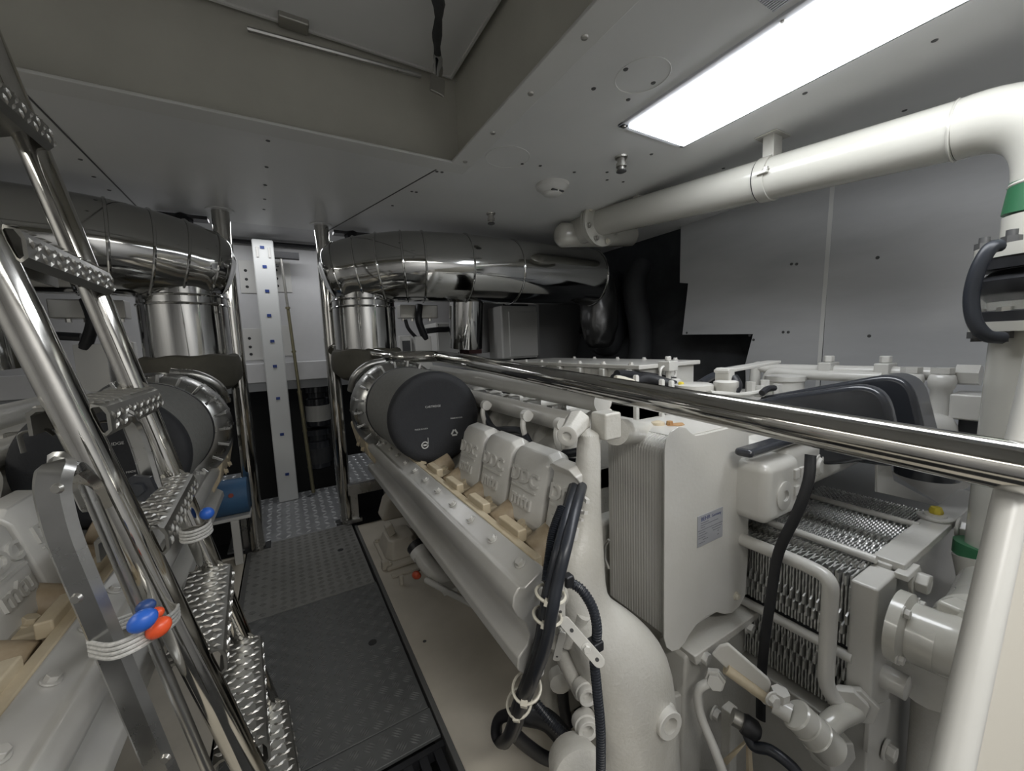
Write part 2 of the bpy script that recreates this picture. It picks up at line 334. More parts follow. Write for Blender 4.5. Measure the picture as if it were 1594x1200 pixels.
# engine beds
for sgn in (1, -1):
    MIRC = None if sgn == 1 else .035
    b = struct(MB().box((.355, .2, -.10), (.745, 2.86, .0)).build('trim_8', M['bed'], smooth=False, bevel=.006))
    MB().box((.338, .2, -.12), (.356, 2.86, .004)).build('edge_strip', M['beded'], b, smooth=False, bevel=.002)
    for px, py in ((700, 878), (743, 905), (652, 888), (661, 998)):
        q = at(px, py, z=0)
        if sgn == 1: MB().lathe(q, (0, 0, 1), [(0, .008), (.002, .006)], 8).build('stud_hole', M['screw'], b)
MIRC = None
# side platforms with diamond tops
for sgn in (1, -1):
    MIRC = None if sgn == 1 else .035
    lab = 'low raised step with bright diamond top beside the right engine' if sgn == 1 else 'low raised step with bright diamond top above the blue drum'
    pf = thing('platform_step', lab, 'step', (.5, 3.2, 0))
    MB().box((.322, 2.92, .275), (.62, 3.75, .29)).build('top_plate', M['floorb'], pf, smooth=False, bevel=.003)
    bars(.328, .61, 2.93, 3.74, .2895, .05, 1, M['fluglitb'], pf, L=.42, wd=.018, h=.004)
    MB().box((.322, 2.92, .20), (.62, 2.935, .278)).build('front_skirt', M['alu'], pf, smooth=False, bevel=.003)
    sp = MB().box((.322, 2.935, .01), (.332, 3.75, .278)).build('side_skirt', M['floorb'], pf, smooth=False)
    mb = MB()
    for i in range(16):
        for j in range(5):
            c = Vector((.322, 2.96 + i*.05 + (.025 if j % 2 else 0), .04 + j*.052)); d = Vector((0, .016, .012 if (i+j) % 2 else -.012)); n = Vector((0, -.004, .006))
            mb.add([c-d, c-n, c+d, c+n, c + Vector((-.004, 0, 0))], [(0,1,4),(1,2,4),(2,3,4),(3,0,4)])
    mb.build('raised_bars', M['fluglitb'], sp, smooth=False, kind='stuff')
    MB().box((.335, 2.925, 0), (.385, 2.95, .20)).build('leg', M['alu'], pf, smooth=False, bevel=.003)
    MB().box((.57, 2.925, 0), (.61, 2.95, .20)).build('leg', M['alu'], pf, smooth=False, bevel=.003)
MIRC = None

# ---------------------------------------------------------------- poles, column, strut
def pole(px0, x, y, lab, group='polished poles by the walkway'):
    t = thing('support_pole', lab, 'pole', (x, y, 0))
    MB().cyl((x, y, 0.0), (x, y, CZ), .044, 28).build('tube', M['steel'], t)
    MB().lathe((x, y, CZ), (0, 0, -1), [(0, .07), (.006, .07), (.008, .062), (.008, .046)], 28).build('ceiling_flange', M['ceil'], t)
    MB().box((x - .07, y - .03, .001), (x + .07, y + .07, .006)).build('floor_cutout', M['dark'], t, smooth=False)
    return t
pole(0, -.235, 2.88, 'left polished steel pole standing by the blue drum')
p2 = pole(0, .302, 2.96, 'right polished steel pole where the handrail starts')
MB().box((.30, 2.90, .004), (.40, 2.93, .03)).build('foot_bracket', M['alu'], p2, smooth=False)
cp = thing('perforated_column', 'white boxed column with a row of small blue marks', 'column', (-.04, 3.83, 0))
MB().box((-.125, 3.68, 0), (.02, 3.80, 2.12)).build('shaft', M['perfw'], cp, smooth=False, bevel=.012, seg=3)
for py, px in ((385, 408), (415, 412), (453, 416), (491, 419), (531, 424), (570, 428), (620, 433), (676, 439), (738, 447)):
    p = at(px, py, y=3.68); MB().box((p.x - .014, 3.676, p.z - .011), (p.x + .014, 3.682, p.z + .011)).build('slot', M['bluesq'], cp, smooth=False)
MB().box((-.10, 3.672, 1.98), (-.085, 3.68, 2.06)).box((-.02, 3.672, 1.98), (-.005, 3.68, 2.06)).build('clip', M['cab'], cp, smooth=False, bevel=.003)
gs = thing('telescopic_rod', 'thin brassy telescopic rod hanging beside the white column', 'rod', (.11, 3.7, 0))
a, b = at(437, 400, y=3.72), Vector((.135, 3.72, .02)); dv = b - a
MB().cyl(a, a + dv*.2, .010, 10).build('tip', M['zinc'], gs); MB().cyl(a + dv*.2, a + dv*.55, .012, 10).build('upper_tube', M['bronze'], gs); MB().cyl(a + dv*.55, b, .0155, 10).build('lower_tube', M['bronze'], gs)
for k in (.2, .38, .55, .72, .88): MB().cyl(a + dv*k, a + dv*(k + .008), .018, 10).build('collar', M['bronze'], gs)
MB().box(a + Vector((-.10, -.02, -.01)), a + Vector((.13, .04, .04))).tube(smoothpath([a + Vector((-.06, 0, .02)), a + Vector((-.09, 0, -.06)), a + Vector((-.02, 0, -.07))], 4), .01, 6).build('hook', M['blk'], gs)
# canisters on the dark bulkhead
for px, py, lab in ((495, 640, 'upper small dark canister with pale label beside the right pole'), (497, 705, 'lower small dark canister in shadow beside the right pole')):
    p = at(px, py, y=3.95); t = thing('filter_canister', lab, 'canister', p)
    MB().lathe(p - Vector((0, 0, .13)), (0, 0, 1), [(0, .09), (.01, .1), (.25, .1), (.26, .08), (.30, .08), (.31, .11), (.36, .11), (.37, .05)]).build('body', M['gloss'], t)
    MB().lathe(p - Vector((0, 0, .08)), (0, 0, 1), [(0, .1015), (.14, .1015)]).build('label_band', M['post'] if py < 700 else M['darkg'], t)
for x in (-.55, -.38):
    pass
# blue drum under the left platform
bd = thing('blue_drum', 'blue round-sided container with red print under the left step', 'container', (-.35, 2.78, .35))
MB().loft([[Vector((x, 2.79 + .09*math.cos(a), .395 + .105*math.sin(a))) for a in [2*PI*k/24 for k in range(24)]] for x in (-.60, -.595, -.25, -.245)]).build('drum', M['bluep'], bd)
for x in (-.50, -.44, -.38, -.32): MB().lathe((x, 2.699, .43), (0, -1, 0), [(0, .014), (.003, .013)], 6).build('red_mark', M['red'], bd)
bc = thing('drum_stand', 'pale open frame cabinet standing below the blue drum', 'stand', (-.35, 2.8, 0))
MB().box((-.60, 2.72, .27), (-.24, 2.90, .29)).build('frame', M['cab'], bc, smooth=False, bevel=.003)
MB().box((-.60, 2.72, 0), (-.56, 2.75, .27)).build('leg', M['cab'], bc, smooth=False, bevel=.003)
MB().box((-.34, 2.72, 0), (-.30, 2.75, .27)).build('leg', M['cab'], bc, smooth=False, bevel=.003)

# ---------------------------------------------------------------- handrail
hr = thing('handrail', 'thick polished steel handrail running above the right engine', 'handrail', (.82, 1.2, 1.1))
rx = .82
def rz(y): return 1.172 - (2.2 - y)*.066
pa = at(1640, 738, x=rx); 
RA, RB = at(1100, 640, x=rx), at(1580, 727, x=rx); RN = RB + (RB - RA)*.05
hp = fillet([(.302, 2.96, 1.255), (.56, 2.46, 1.185), (.60, 2.35, 1.18), (.80, 2.27, 1.178), (rx, 2.1, 1.166), RN], .09, 6)
MB().tube(hp, .0345, 28).build('rail', M['steel'], hr)
MB().cyl((.302, 2.90, 1.235), (.302, 3.0, 1.27), .03, 16).lathe((.302, 2.96, 1.20), (0, 0, 1), [(0, .046), (.12, .046)]).build('pole_collar', M['steel'], hr)
for f in (.545, .56): pass

# ---------------------------------------------------------------- ladder
ld = thing('ladder', 'polished tubular ladder with diamond plate treads at the left', 'ladder', (-.05, 1.15, 0))
AX = lambda z: -.0555 - .2285*z
BX = lambda z: -.095 - .205*z
YA, YB = .95, 1.36
MB().cyl((AX(0), YA, -.01), (AX(2.05), YA, 2.05), .0265, 28).build('side_rail', M['steel'], ld)
MB().cyl((BX(0), YB, -.01), (BX(2.05), YB, 2.05), .0265, 28).build('side_rail', M['steel'], ld)
lugs0 = None
for zt in (1.775, 1.45, 1.155, .915, .635, .39, .15):
    cx = (AX(zt) + BX(zt))/2 - .002; hw = .050
    prof = [(-hw, -.045), (-hw, -.006), (-hw + .012, 0), (hw - .022, 0), (hw - .004, -.007), (hw, -.02), (hw, -.05), (hw - .012, -.062), (hw - .015, -.058), (hw - .005, -.048), (hw - .005, -.02), (hw - .012, -.006), (-hw + .012, -.006), (-hw + .005, -.012), (-hw + .005, -.045)]
    sk = (BX(zt) - AX(zt))
    def tp(u, y, w): return Vector((cx + u + sk*((y - (YA+YB)/2)/(YB-YA)), y, zt + w))
    t = MB().prism([tp(u, YA + .005, w) for u, w in prof], (sk*.95, YB - YA - .012, 0)).build('tread', M['tread'], ld, smooth=False)
    mb = MB()
    for i in range(15):
        y = YA + .02 + i*.0267
        for j in range(5):
            u = -.038 + j*.0175; dirn = 1 if (i + j) % 2 else -1
            c = tp(u, y, 0); d = Vector((.0115, .006*dirn, 0)) if True else 0
            n = Vector((-.0035*dirn*.6, .0045, 0)); up = Vector((0, 0, .0035))
            mb.add([c-d, c-n, c+d, c+n, c - d*.45 + up, c + d*.45 + up], [(0,1,4),(1,5,4),(1,2,5),(2,3,5),(3,4,5),(3,0,4)])
        for w in (-.020, -.038):
            dirn = 1 if (i + (w < -.03)) % 2 else -1
            c = tp(hw, y + (.012 if w < -.03 else 0), w - .004); d = Vector((0, .005*dirn, .0085)); n = Vector((0, .0042, 0)); up = Vector((.0035, 0, 0))
            mb.add([c-d, c-n, c+d, c+n, c - d*.4 + up, c + d*.4 + up], [(0,1,4),(1,5,4),(1,2,5),(2,3,5),(3,4,5),(3,0,4)])
    mb.build('tread_lugs', M['lug'], t, smooth=False, kind='stuff')
    MB().lathe(tp(0, YB - .012, -.01), (0, 1, .15), [(0, .034), (.012, .029), (.02, .026)], 16).build('weld', M['zinc'], t)
# the wide sleeve at the ladder head
hs = thing('ladder_bracket', 'grey metal channel bracket over the ladder head at top left', 'bracket', (-.5, 1.36, 1.9))
p0, p1 = at(-75, 60, y=1.3), at(20, 195, y=1.3); dv = (p1 - p0).normalized(); nn = Vector((.8, 0, .28)).normalized()
MB().obox((p0 + p1)/2 - Vector((.03, 0, 0)), (p1 - p0)/2, nn*.045, (0, .05, 0)).build('channel', M['tread'], hs, smooth=False, bevel=.006)
MB().obox(p1 + Vector((-.03, 0, 0)), dv*.006, nn*.055, (0, .056, 0)).build('end_plate', M['tread'], hs, smooth=False, bevel=.004)

# portable alloy ladder stowed behind: bent rectangular tube stringers
def barpath(pts, w, d, mt, nm, par, up=(0, 1, 0)):
    pts = fillet(pts, .12, 8); mb = MB(); rings = []
    for i, p in enumerate(pts):
        t = (pts[min(i+1, len(pts)-1)] - pts[max(i-1, 0)]).normalized(); s = Vector(up); s = (s - s.dot(t)*t).normalized(); q = t.cross(s)
        c = .2
        rings.append([p + s*a*w + q*b*d for a, b in ((-.5,-.5+c),(-.5+c*d/w,-.5),(.5-c*d/w,-.5),(.5,-.5+c),(.5,.5-c),(.5-c*d/w,.5),(-.5+c*d/w,.5),(-.5,.5-c))])
    return mb.loft(rings).build(nm, mt, par)
pl = thing('boarding_ladder', 'dull aluminium boarding ladder with curved top leaning on the tubes', 'ladder', (-.25, .72, .8))
YS = .72
s1 = [at(205, 880, y=.86), at(160, 700, y=.84), at(118, 700, y=YS), at(84, 700, y=YS), at(78, 790, y=YS), at(262, 1240, y=YS)]
n1 = [at(150, 790, y=.80), at(128, 742, y=.78), at(105, 722, y=.745), at(86, 727, y=YS), at(80, 760, y=YS), at(96, 830, y=YS), at(265, 1230, y=YS)]
barpath(n1, .016, .040, M['alu'], 'near_stringer', pl, up=(.25, 1, 0))
n2 = [at(238, 760, y=1.12), at(221, 700, y=1.12), at(203, 655, y=1.11), at(196, 640, y=1.06)]
barpath(n2, .012, .036, M['alu'], 'far_stringer', pl, up=(.3, 1, 0))
MB().tube([at(128, 742, y=.78), at(330, 1215, y=.80)], .008, 10).build('inner_stringer', M['alu'], pl)
for px, py in ((120, 931), (90, 760), (258, 1180)): MB().lathe(at(px, py, y=YS - .03), (-.3, -1, 0), [(0, .007), (.004, .005)], 10).build('rivet', M['zinc'], pl)
p = at(220, 758, y=1.10); MB().lathe(p, (-.2, -1, 0), [(0, .03), (.012, .03), (.012, .014), (.02, .014)], 6).build('pivot_nut', M['gloss'], pl)
# hooks of bent strip behind the rails
for (px, py), lab in (((45, 672), 'small bent metal hook left of the front ladder tube'), ((147, 660), 'small bent metal hook under the second tread')):
    p = at(px, py, y=1.0)
    FLATK = .3
    tag(MB().tube(fillet([p + Vector((-.01, 0, -.035)), p + Vector((-.012, 0, 0)), p + Vector((.02, 0, .004)), p + Vector((.03, 0, -.01))], .008, 3), .008, 8, flat=(0, 1, 0)).build('metal_hook', M['alu']), lab, 'hook')

# bungee loops with balls
def ellipsoid(mb, c, r, ax, n=9, m=14):
    ax = Vector(ax).normalized(); return mb.lathe(c - ax*r[0], ax, [(r[0]*(1 - math.cos(PI*k/n)), max(.0006, r[1]*math.sin(PI*k/n))) for k in range(n+1)], m)
def loop_cord(c0, c1, r, mat_, n, par, sp=.009, dip=.02, tilt=0):
    for i in range(n):
        off = Vector((0, 0, -i*sp))
        c = (c0 + c1)/2 + off; u = (c1 - c0)/2; v = Vector((u.y, -u.x, 0)).normalized()*.045
        pts = [c + u*math.cos(a)*(1 + .01*i) + v*math.sin(a) for a in [2*PI*k/26 for k in range(27)]]
        MB().tube(pts, r, 7, cap=False).build('cord', mat_, par)
b1 = thing('bungee_cord', 'white bungee cord with blue and orange balls tying both ladders', 'cord', at(226, 960, y=.72))
for i in range(4):
    lp = [at(138, 1000, y=.72), at(170, 1004, y=.672), at(205, 992, y=.67), at(240, 972, y=.70), at(268, 955, y=.80), at(277, 942, y=.93), at(268, 930, y=1.0), at(235, 945, y=1.0), at(180, 965, y=.86), at(142, 985, y=.76)]
    q_ = smoothpath([p + Vector((0, 0, -.0062*i)) for p in lp + lp[:1]], 5)
    MB().tube(q_, .0028, 7, cap=False).build('cord', M['cord'], b1)
ellipsoid(MB(), at(222, 966, y=.66), (.0165, .0135), (1, 0, .5)).build('blue_ball', M['blue'], b1)
ellipsoid(MB(), at(247, 977, y=.68), (.0155, .0125), (1, 0, .7)).build('orange_ball', M['orange'], b1)
ellipsoid(MB(), at(227, 944, y=.74), (.012, .010), (1, 0, .2)).build('navy_ball', M['navy'], b1)
ellipsoid(MB(), at(242, 955, y=.76), (.011, .009), (1, 0, .2)).build('second_orange_ball', M['orange'], b1)
b2 = thing('bungee_cord', 'white bungee loop with one small blue ball on the far ladder tube', 'cord', at(310, 815, y=1.35))
loop_cord(at(281, 824, y=1.36), at(327, 812, y=1.36), .004, M['cord'], 4, b2, sp=.009)
ellipsoid(MB(), at(322, 799, y=1.32), (.017, .017), (1, 0, .2)).build('blue_ball', M['blue'], b2)

# ---------------------------------------------------------------- engines (visible bank built on both sides of the walkway)
def bolt(parent, c, ax, r, mat_=None, washer=True, name='bolt'):
    mb = MB()
    c = Vector(c); ax = Vector(ax).normalized()
    if washer: mb.cyl(c, c + ax*r*.35, r*1.35, 16)
    mb.hexnut(c + ax*r*.3, ax, r, r*.9)
    return mb.build(name, mat_ or M['white'], parent, bevel=r*.12)
def engine(side):
    right = side == 'right'
    eng = thing('marine_engine', 'large white marine diesel engine right of the walkway, cooler box at its near end' if right else 'white marine diesel engine left of the walkway, mostly behind the ladder', 'engine', (1.0, 1.8, 0))
    MB().box((.60, .95, .44), (2.0, 3.0, .62)).box((.76, .95, .0), (1.9, 3.0, .45)).box((.66, 1.0, .60), (1.3, 3.0, .80)).build('engine_block', M['cast'], eng, bevel=.02)
    MB().box((.70, 1.0, -.35), (.78, 2.9, .40)).build('sump_side', M['darkg'], eng, bevel=.02)
    MB().prism([(.60, 1.0, .70), (1.35, 1.0, .70), (1.35, 1.0, .93), (.85, 1.0, .93)], (0, 2.0, 0)).build('vee_cover', M['cast'], eng, bevel=.01)
    # long silver side cover
    prof = [(.455, .742), (.446, .748), (.398, .722), (.384, .728), (.370, .712), (.366, .690), (.376, .665), (.398, .640), (.404, .610), (.398, .590), (.374, .570), (.372, .545), (.392, .520), (.425, .496), (.440, .500), (.450, .60)]
    MB().prism([(x, .66, z) for x, z in prof], (0, 1.67, 0)).build('side_cover', M['silver'], eng, bevel=.004)
    for i in range(12): bolt(eng, (.424, .72 + i*.135, .7365), (-.5, 0, .86), .010, M['silver'])
    MB().box((.448, .70, .722), (.470, 2.33, .750)).build('cover_rail', M['cream'], eng, bevel=.003)
    for i in range(8):
        MB().box((.468, .80 + i*.198, .735), (.494, .905 + i*.198, .768)).build('clamp_block', M['cream'], eng, smooth=False, bevel=.004)
        MB().tube([(.505, .80 + i*.198, .695), (.60, .80 + i*.198, .735)], .040, 16).build('port_block', M['tan'], eng, bevel=.004)
        MB().box((.51, .865 + i*.198, .68), (.56, .93 + i*.198, .722)).build('port_spacer', M['cream'], eng, bevel=.006)
        bolt(eng, (.545, .905 + i*.205, .72), (-.4, 0, .9), .013, M['cream'])
    MB().box((.47, .80, .60), (.62, 2.3, .70)).build('head_ledge', M['tan'], eng, bevel=.006)
    # rocker covers with raised lettering
    for i in range(4):
        y0 = (.645 + i*.196) if i else .712; y1 = .645 + i*.196 + .168
        xz = [(.548, .725), (.552, .715), (.59, .700), (.645, .702), (.692, .785), (.690, .865), (.672, .912), (.645, .930), (.607, .922), (.590, .900)]
        def ring(y, k, dx=0):
            cx_, cz_ = .615, .81
            return [Vector((cx_ + (x - (.034 if i == 0 and x > .6 else 0) - cx_)*k + dx, y, cz_ + (z-cz_)*k)) for x, z in xz]
        rc = MB().loft([ring(y0 - .004, .86), ring(y0 + .016, 1), ring(y1 - .016, 1), ring(y1, .94)]).build('rocker_cover', M['white'], eng, bevel=.010, seg=4)
        if True:
            up = Vector((.042, 0, .171)).normalized(); nrm = Vector((-.171, 0, .042)).normalized()
            base = Vector((.548, 0, .725)) + nrm*.001
            ym = .645 + i*.196 + .092
            q = base + up*.125; text('lettering', 'DDC', .056, (q.x, ym, q.z), (0, -1, 0), up, .0055, M['white'], rc, sx=1.15)
            q = base + up*.060; text('lettering', 'mtu', .060, (q.x, ym, q.z), (0, -1, 0), up, .0055, M['white'], rc, sx=1.1)
            q = base + up*.094; mb = MB().obox((q.x, ym, q.z), (0, .062, 0), up*.003, nrm*.004)
            mb.build('raised_line', M['white'], rc, smooth=False)
        MB().tube([(.56, y0 + .01, .70), (.64, y0 + .01, .695)], .012, 8).build('cover_foot', M['cream'], eng)
    # intake runners under the upper pipes
    for i in range(6):
        yy = 1.02 + i*.2
        MB().tube(smoothpath([(.98, yy, .95), (.90, yy - .01, .93), (.83, yy - .03, .84), (.80, yy - .03, .74)], 4), [.05]*7 + [.06]*6, 14).build('intake_runner', M['cast'], eng)
    MB().tube([(.80, .99, .966), (.80, 2.6, .985)], .036, 20).build('coolant_pipe', M['white'], eng)
    MB().tube([(.90, .95, 1.032), (.90, 2.6, 1.067)], .040, 20).build('air_pipe', M['white'], eng)
    MB().box((.84, 1.0, .94), (1.0, 2.5, .975)).build('pipe_bracket', M['cast'], eng, bevel=.006)
    for i in range(9): MB().box((.80, 1.1 + i*.16, .985), (.865, 1.13 + i*.16, 1.008)).build('pipe_clip', M['alu'], eng, smooth=False)
    # wiring harness along the covers
    FL = [(.72, 1.48, .945), (.70, 1.36, .90), (.70, 1.25, .915), (.70, 1.14, .925), (.70, 1.07, .88), (.72, .96, .885), (.75, .90, .90), (.78, .86, .93)]
    MB().tube(smoothpath(FL, 5), .013, 10).build('harness_cable', M['blkr'], eng)
    MB().tube(smoothpath([(x + .01, y, z - .028 + .008*math.sin(y*20)) for x, y, z in FL], 5), .013, 10).build('harness_cable', M['blkr'], eng)
    for yy in (1.43, 1.12, .93):
        MB().tube(smoothpath([(.70, yy, .905), (.69, yy, .955), (.705, yy + .005, .985), (.73, yy, .98)], 4), .010, 8).lathe((.705, yy - .012, .985), (0, 1, 0), [(0, .02), (.022, .02)], 12).build('cable_hook', M['white'], eng)
    # turbo housing behind the filter
    c = Vector((.555, 2.12, .905))
    MB().lathe(c, (0, 1, 0), [(0, .10), (.0, .20), (.03, .24), (.10, .265), (.18, .255), (.26, .22), (.32, .16)], 40).build('turbo_housing', M['zinc'] if False else M['alu'], eng)
    for k in range(22):
        a = 2*PI*k/22; u = Vector((math.cos(a), 0, math.sin(a))); t = Vector((-math.sin(a), 0, math.cos(a)))
        MB().obox(c + u*.238 + Vector((0, .085, 0)), u*.022, Vector((0, .075, 0)), t*.006).build('housing_rib', M['alu'], eng, smooth=False, bevel=.002)
    for k in range(11):
        a = 2*PI*(k + .5)/11; u = Vector((math.cos(a), 0, math.sin(a))); bolt(eng, c + u*.232 + Vector((0, .03, 0)), (0, -1, 0), .007, M['zinc'])
    MB().tube(smoothpath([(.33, 2.42, 1.0), (.35, 2.38, 1.08), (.42, 2.36, 1.14), (.52, 2.36, 1.16)], 5), .022, 10).build('vent_pipe', M['alu'], eng)
    rnd = random.Random(11); rg = []
    for h_, r0 in ((1.02, .17), (1.05, .225), (1.12, .232), (1.19, .226), (1.235, .215), (1.24, .19)):
        rg.append([Vector((.50 + (r0 + rnd.uniform(-.008, .012))*math.cos(2*PI*k/32), 2.78 + (r0 + rnd.uniform(-.008, .012))*math.sin(2*PI*k/32), h_ + (.018*math.sin(k*.9) - .03*math.cos(2*PI*k/32) if h_ < 1.1 else .006*math.sin(k*1.3)))) for k in range(32)])
    MB().loft(rg).build('exhaust_lagging', M['khaki'], eng, sub=1)
    # cream stained casting under the turbo
    MB().prism([(.34, 2.24, .78), (.44, 2.24, .82), (.60, 2.24, .70), (.60, 2.24, .46), (.44, 2.24, .52), (.37, 2.24, .64)], (0, .42, 0)).build('turbo_bracket', M['cream'], eng, bevel=.012)
    for y_, z_ in ((2.4, .72), (2.5, .66), (2.35, .66)): bolt(eng, (.362, y_, z_), (-1, 0, .2), .012, M['cream'])
    # engine mount
    if right:
        m_ = thing('engine_mount', 'beige cast engine mount on the beige bed under the right engine', 'mount', (.49, 2.35, 0))
        MB().box((.40, 2.14, 0), (.64, 2.52, .022)).build('base_flange', M['bed'], m_, bevel=.008)
        MB().loft([[Vector((.52 + a*w, 2.34 + b*d, z)) for a, b in ((-1,-.7),(-.7,-1),(.7,-1),(1,-.7),(1,.7),(.7,1),(-.7,1),(-1,.7))] for z, w, d in ((.02, .105, .15), (.04, .10, .14), (.09, .085, .11), (.115, .075, .10), (.12, .05, .07))]).build('dome', M['bed'], m_, bevel=.01)
        MB().obox((.47, 2.33, .155), (.02, 0, .01), (0, .03, 0), (-.01, 0, .035)).box((.38, 2.16, .0), (.42, 2.2, .05)).build('lug', M['bed'], m_, bevel=.008)
        MB().prism([(.46, 2.50, .13), (.50, 2.50, .25), (.56, 2.50, .30), (.66, 2.50, .26), (.66, 2.50, .12)], (0, .16, 0)).build('bracket_arm', M['bed'], m_, bevel=.02)
        for x_, y_ in ((.42, 2.17), (.42, 2.49), (.60, 2.17)): bolt(m_, (x_, y_, .022), (0, 0, 1), .014, M['bed'])
        mm = MB().box((.41, 2.06, 0), (.62, 2.10, .012)).tube([(.44, 1.98, .0), (.44, 1.98, .05)], .012, 8).build('shim_strip', M['bed'], m_, bevel=.003)
    # filter
    af = thing('air_filter', 'large round black air filter on the right engine beside the handrail' if right else 'large round black air filter behind the left ladder', 'air filter', (.65, 2.2, .64))
    c = Vector((.549, 1.6, .929)); R_ = .199; FS = .84
    MB().lathe(c + Vector((0, .015, 0)), (0, 1, 0), [(0, R_ - .01), (.004, R_), (.44, R_ + .004), (.455, R_ - .03)], 64).build('filter_body', M['filt'], af)
    MB().lathe(c + Vector((0, .03, 0)), (0, -1, 0), [(0, R_ + .001), (.03, R_ - .001), (.042, R_ - .012), (.045, R_ - .035), (.043, R_ - .045), (.043, .002)], 64).build('end_cap', M['fend'], af)
    MB().lathe(c + Vector((0, .45, 0)), (0, 1, 0), [(0, R_ + .006), (.015, R_ + .008), (.03, R_)], 64).build('rear_band', M['blk'], af)
    yf = c.y - .0142
    def lab(px_, pz, s_, tx):
        return text('print', tx, s_, (c.x + px_*FS, yf, c.z + pz*FS), (1, 0, -.02), (0, 0, 1), .0006, M['print_'], af)
    lab(-.018, .062, .0125, 'CARTRIDGE'); lab(.105, -.012, .0085, 'MADE IN U.S.A'); lab(-.085, -.045, .0085, 'MADE IN U.S.A')
    MB().lathe((c.x - .06, yf, c.z - .108), (0, -1, 0), [(0, .016), (.001, .016), (.001, .011), (0, .011)], 20).box((c.x - .047, yf - .001, c.z - .11), (c.x - .044, yf, c.z - .078)).box((c.x - .067, yf - .001, c.z - .112), (c.x - .053, yf, c.z - .104)).build('print_mark', M['print_'], af, smooth=False)
    tri = []
    for k in range(3):
        a0 = PI/2 + 2*PI*k/3; a1 = a0 + 2*PI/3; p0 = Vector((math.cos(a0), 0, math.sin(a0)))*.019; p1 = Vector((math.cos(a1), 0, math.sin(a1)))*.019
        d_ = (p1 - p0); p0, p1 = p0 + d_*.16, p1 - d_*.16; tri.append((p0, p1))
    mb = MB()
    for p0, p1 in tri: mb.obox(Vector((c.x + .075, yf, c.z - .075)) + (p0+p1)/2, (p1-p0)/2, (0, .0008, 0), (p1-p0).cross(Vector((0, 1, 0))).normalized()*.0035)
    mb.build('recycling_mark', M['print_'], af, smooth=False)
    # mirror-bright exhaust duct
    ex = thing('exhaust_duct', 'mirror-bright clad exhaust duct bending over the right engine' if right else 'mirror-bright clad exhaust duct bending over the left engine', 'duct', (.485, 2.8, 1.2))
    MB().cyl((.505, 2.80, 1.22), (.505, 2.79, 1.66), .197, 40).build('riser_segment', M['duct'], ex)
    for zz in (1.50, 1.545): MB().lathe((.505, 2.795, zz), (0, 0, 1), [(0, .197), (.002, .203), (.007, .205), (.012, .203), (.014, .197)], 40).build('seam_bead', M['duct'], ex)
    ctl = [(.285, 2.835, 1.69), (.296, 2.83, 1.695), (.335, 2.815, 1.705), (.40, 2.785, 1.722), (.50, 2.75, 1.742), (.62, 2.70, 1.758), (.78, 2.645, 1.77), (.96, 2.61, 1.77), (1.20, 2.58, 1.768), (1.6, 2.58, 1.765), (2.3, 2.58, 1.765)]
    sp = smoothpath(ctl, 6); rr_ = [.002, .115, .178, .207, .217, .222, .226, .229, .231, .231, .231]
    def rad(i): k = min(i//6, 9); f = i/6 - k; return rr_[k]*(1 - f) + rr_[k + 1]*f
    cuts = [0, 17, 24, 30, 35, 39, 47, 53, 60]
    for a, b in zip(cuts[:-1], cuts[1:]):
        MB().tube(sp[a:b+1], [rad(i) for i in range(a, b+1)], 44, cap=(a == 0)).build('clad_segment', M['duct'], ex)
        p = sp[b]; t = (sp[min(b+1, 60)] - sp[b-1]).normalized()
        MB().lathe(p - t*.006, t, [(0, rad(b)), (.002, rad(b) + .006), (.007, rad(b) + .008), (.012, rad(b) + .006), (.014, rad(b))], 44).build('seam_bead', M['duct'], ex)
    MB().cyl((1.20, 2.72, 1.22), (1.20, 2.66, 1.62), .125, 32).build('branch_duct', M['duct'], ex)
    MB().tube([(.50, 3.02, 2.04), (.50, 2.95, 1.90)], .05, 8).box((.38, 2.98, 2.035), (.62, 3.06, 2.055)).build('ceiling_hanger', M['blk'], ex)
    # junction behind
    jb = thing('terminal_block', 'grey terminal block with black cables under the right duct' if right else 'grey terminal block with black cables under the left duct', 'terminal block', (1.0, 3.0, 1.5))
    MB().box((.80, 3.0, 1.46), (1.10, 3.10, 1.56)).build('block', M['zinc'], jb, bevel=.006)
    for k in range(4): MB().hexnut((.83 + k*.07, 3.04, 1.46), (0, 0, -1), .013, .02).build('gland', M['zinc'], jb)
    MB().tube(smoothpath([(.95, 3.0, 1.56), (.93, 2.98, 1.45), (.96, 3.0, 1.36), (.99, 3.02, 1.30)], 5), .028, 10).build('cable', M['blk'], jb)
    MB().tube(smoothpath([(.84, 3.02, 1.45), (.86, 3.02, 1.38), (.93, 3.04, 1.30)], 5), .014, 8).build('cable', M['blk'], jb)
    MB().tube(smoothpath([(1.0, 3.03, 1.36), (1.10, 3.03, 1.37), (1.22, 3.05, 1.38), (1.28, 3.05, 1.46), (1.28, 3.05, 1.6)], 5), .022, 8).build('cable', M['blk'], jb)
    sb = thing('sensor_box', 'slim white box standing under the right duct cables' if right else 'white upright box behind the left ladder tubes', 'box', (.98, 3.05, 1.1))
    MB().box((.90, 3.0, 1.06), (1.03, 3.12, 1.32)).build('body', M['cab'], sb, smooth=False, bevel=.004)
    MB().box((.80, 3.06, 1.06), (.885, 3.12, 1.33)).build('side_case', M['cab'], sb, smooth=False, bevel=.006)
    MB().box((.815, 3.05, 1.09), (.875, 3.062, 1.29)).build('door_glass', M['gloss'], sb, smooth=False)
    return eng
MIRC = None
engR = engine('right')
MIRC = .035
engL = engine('left')
MIRC = None
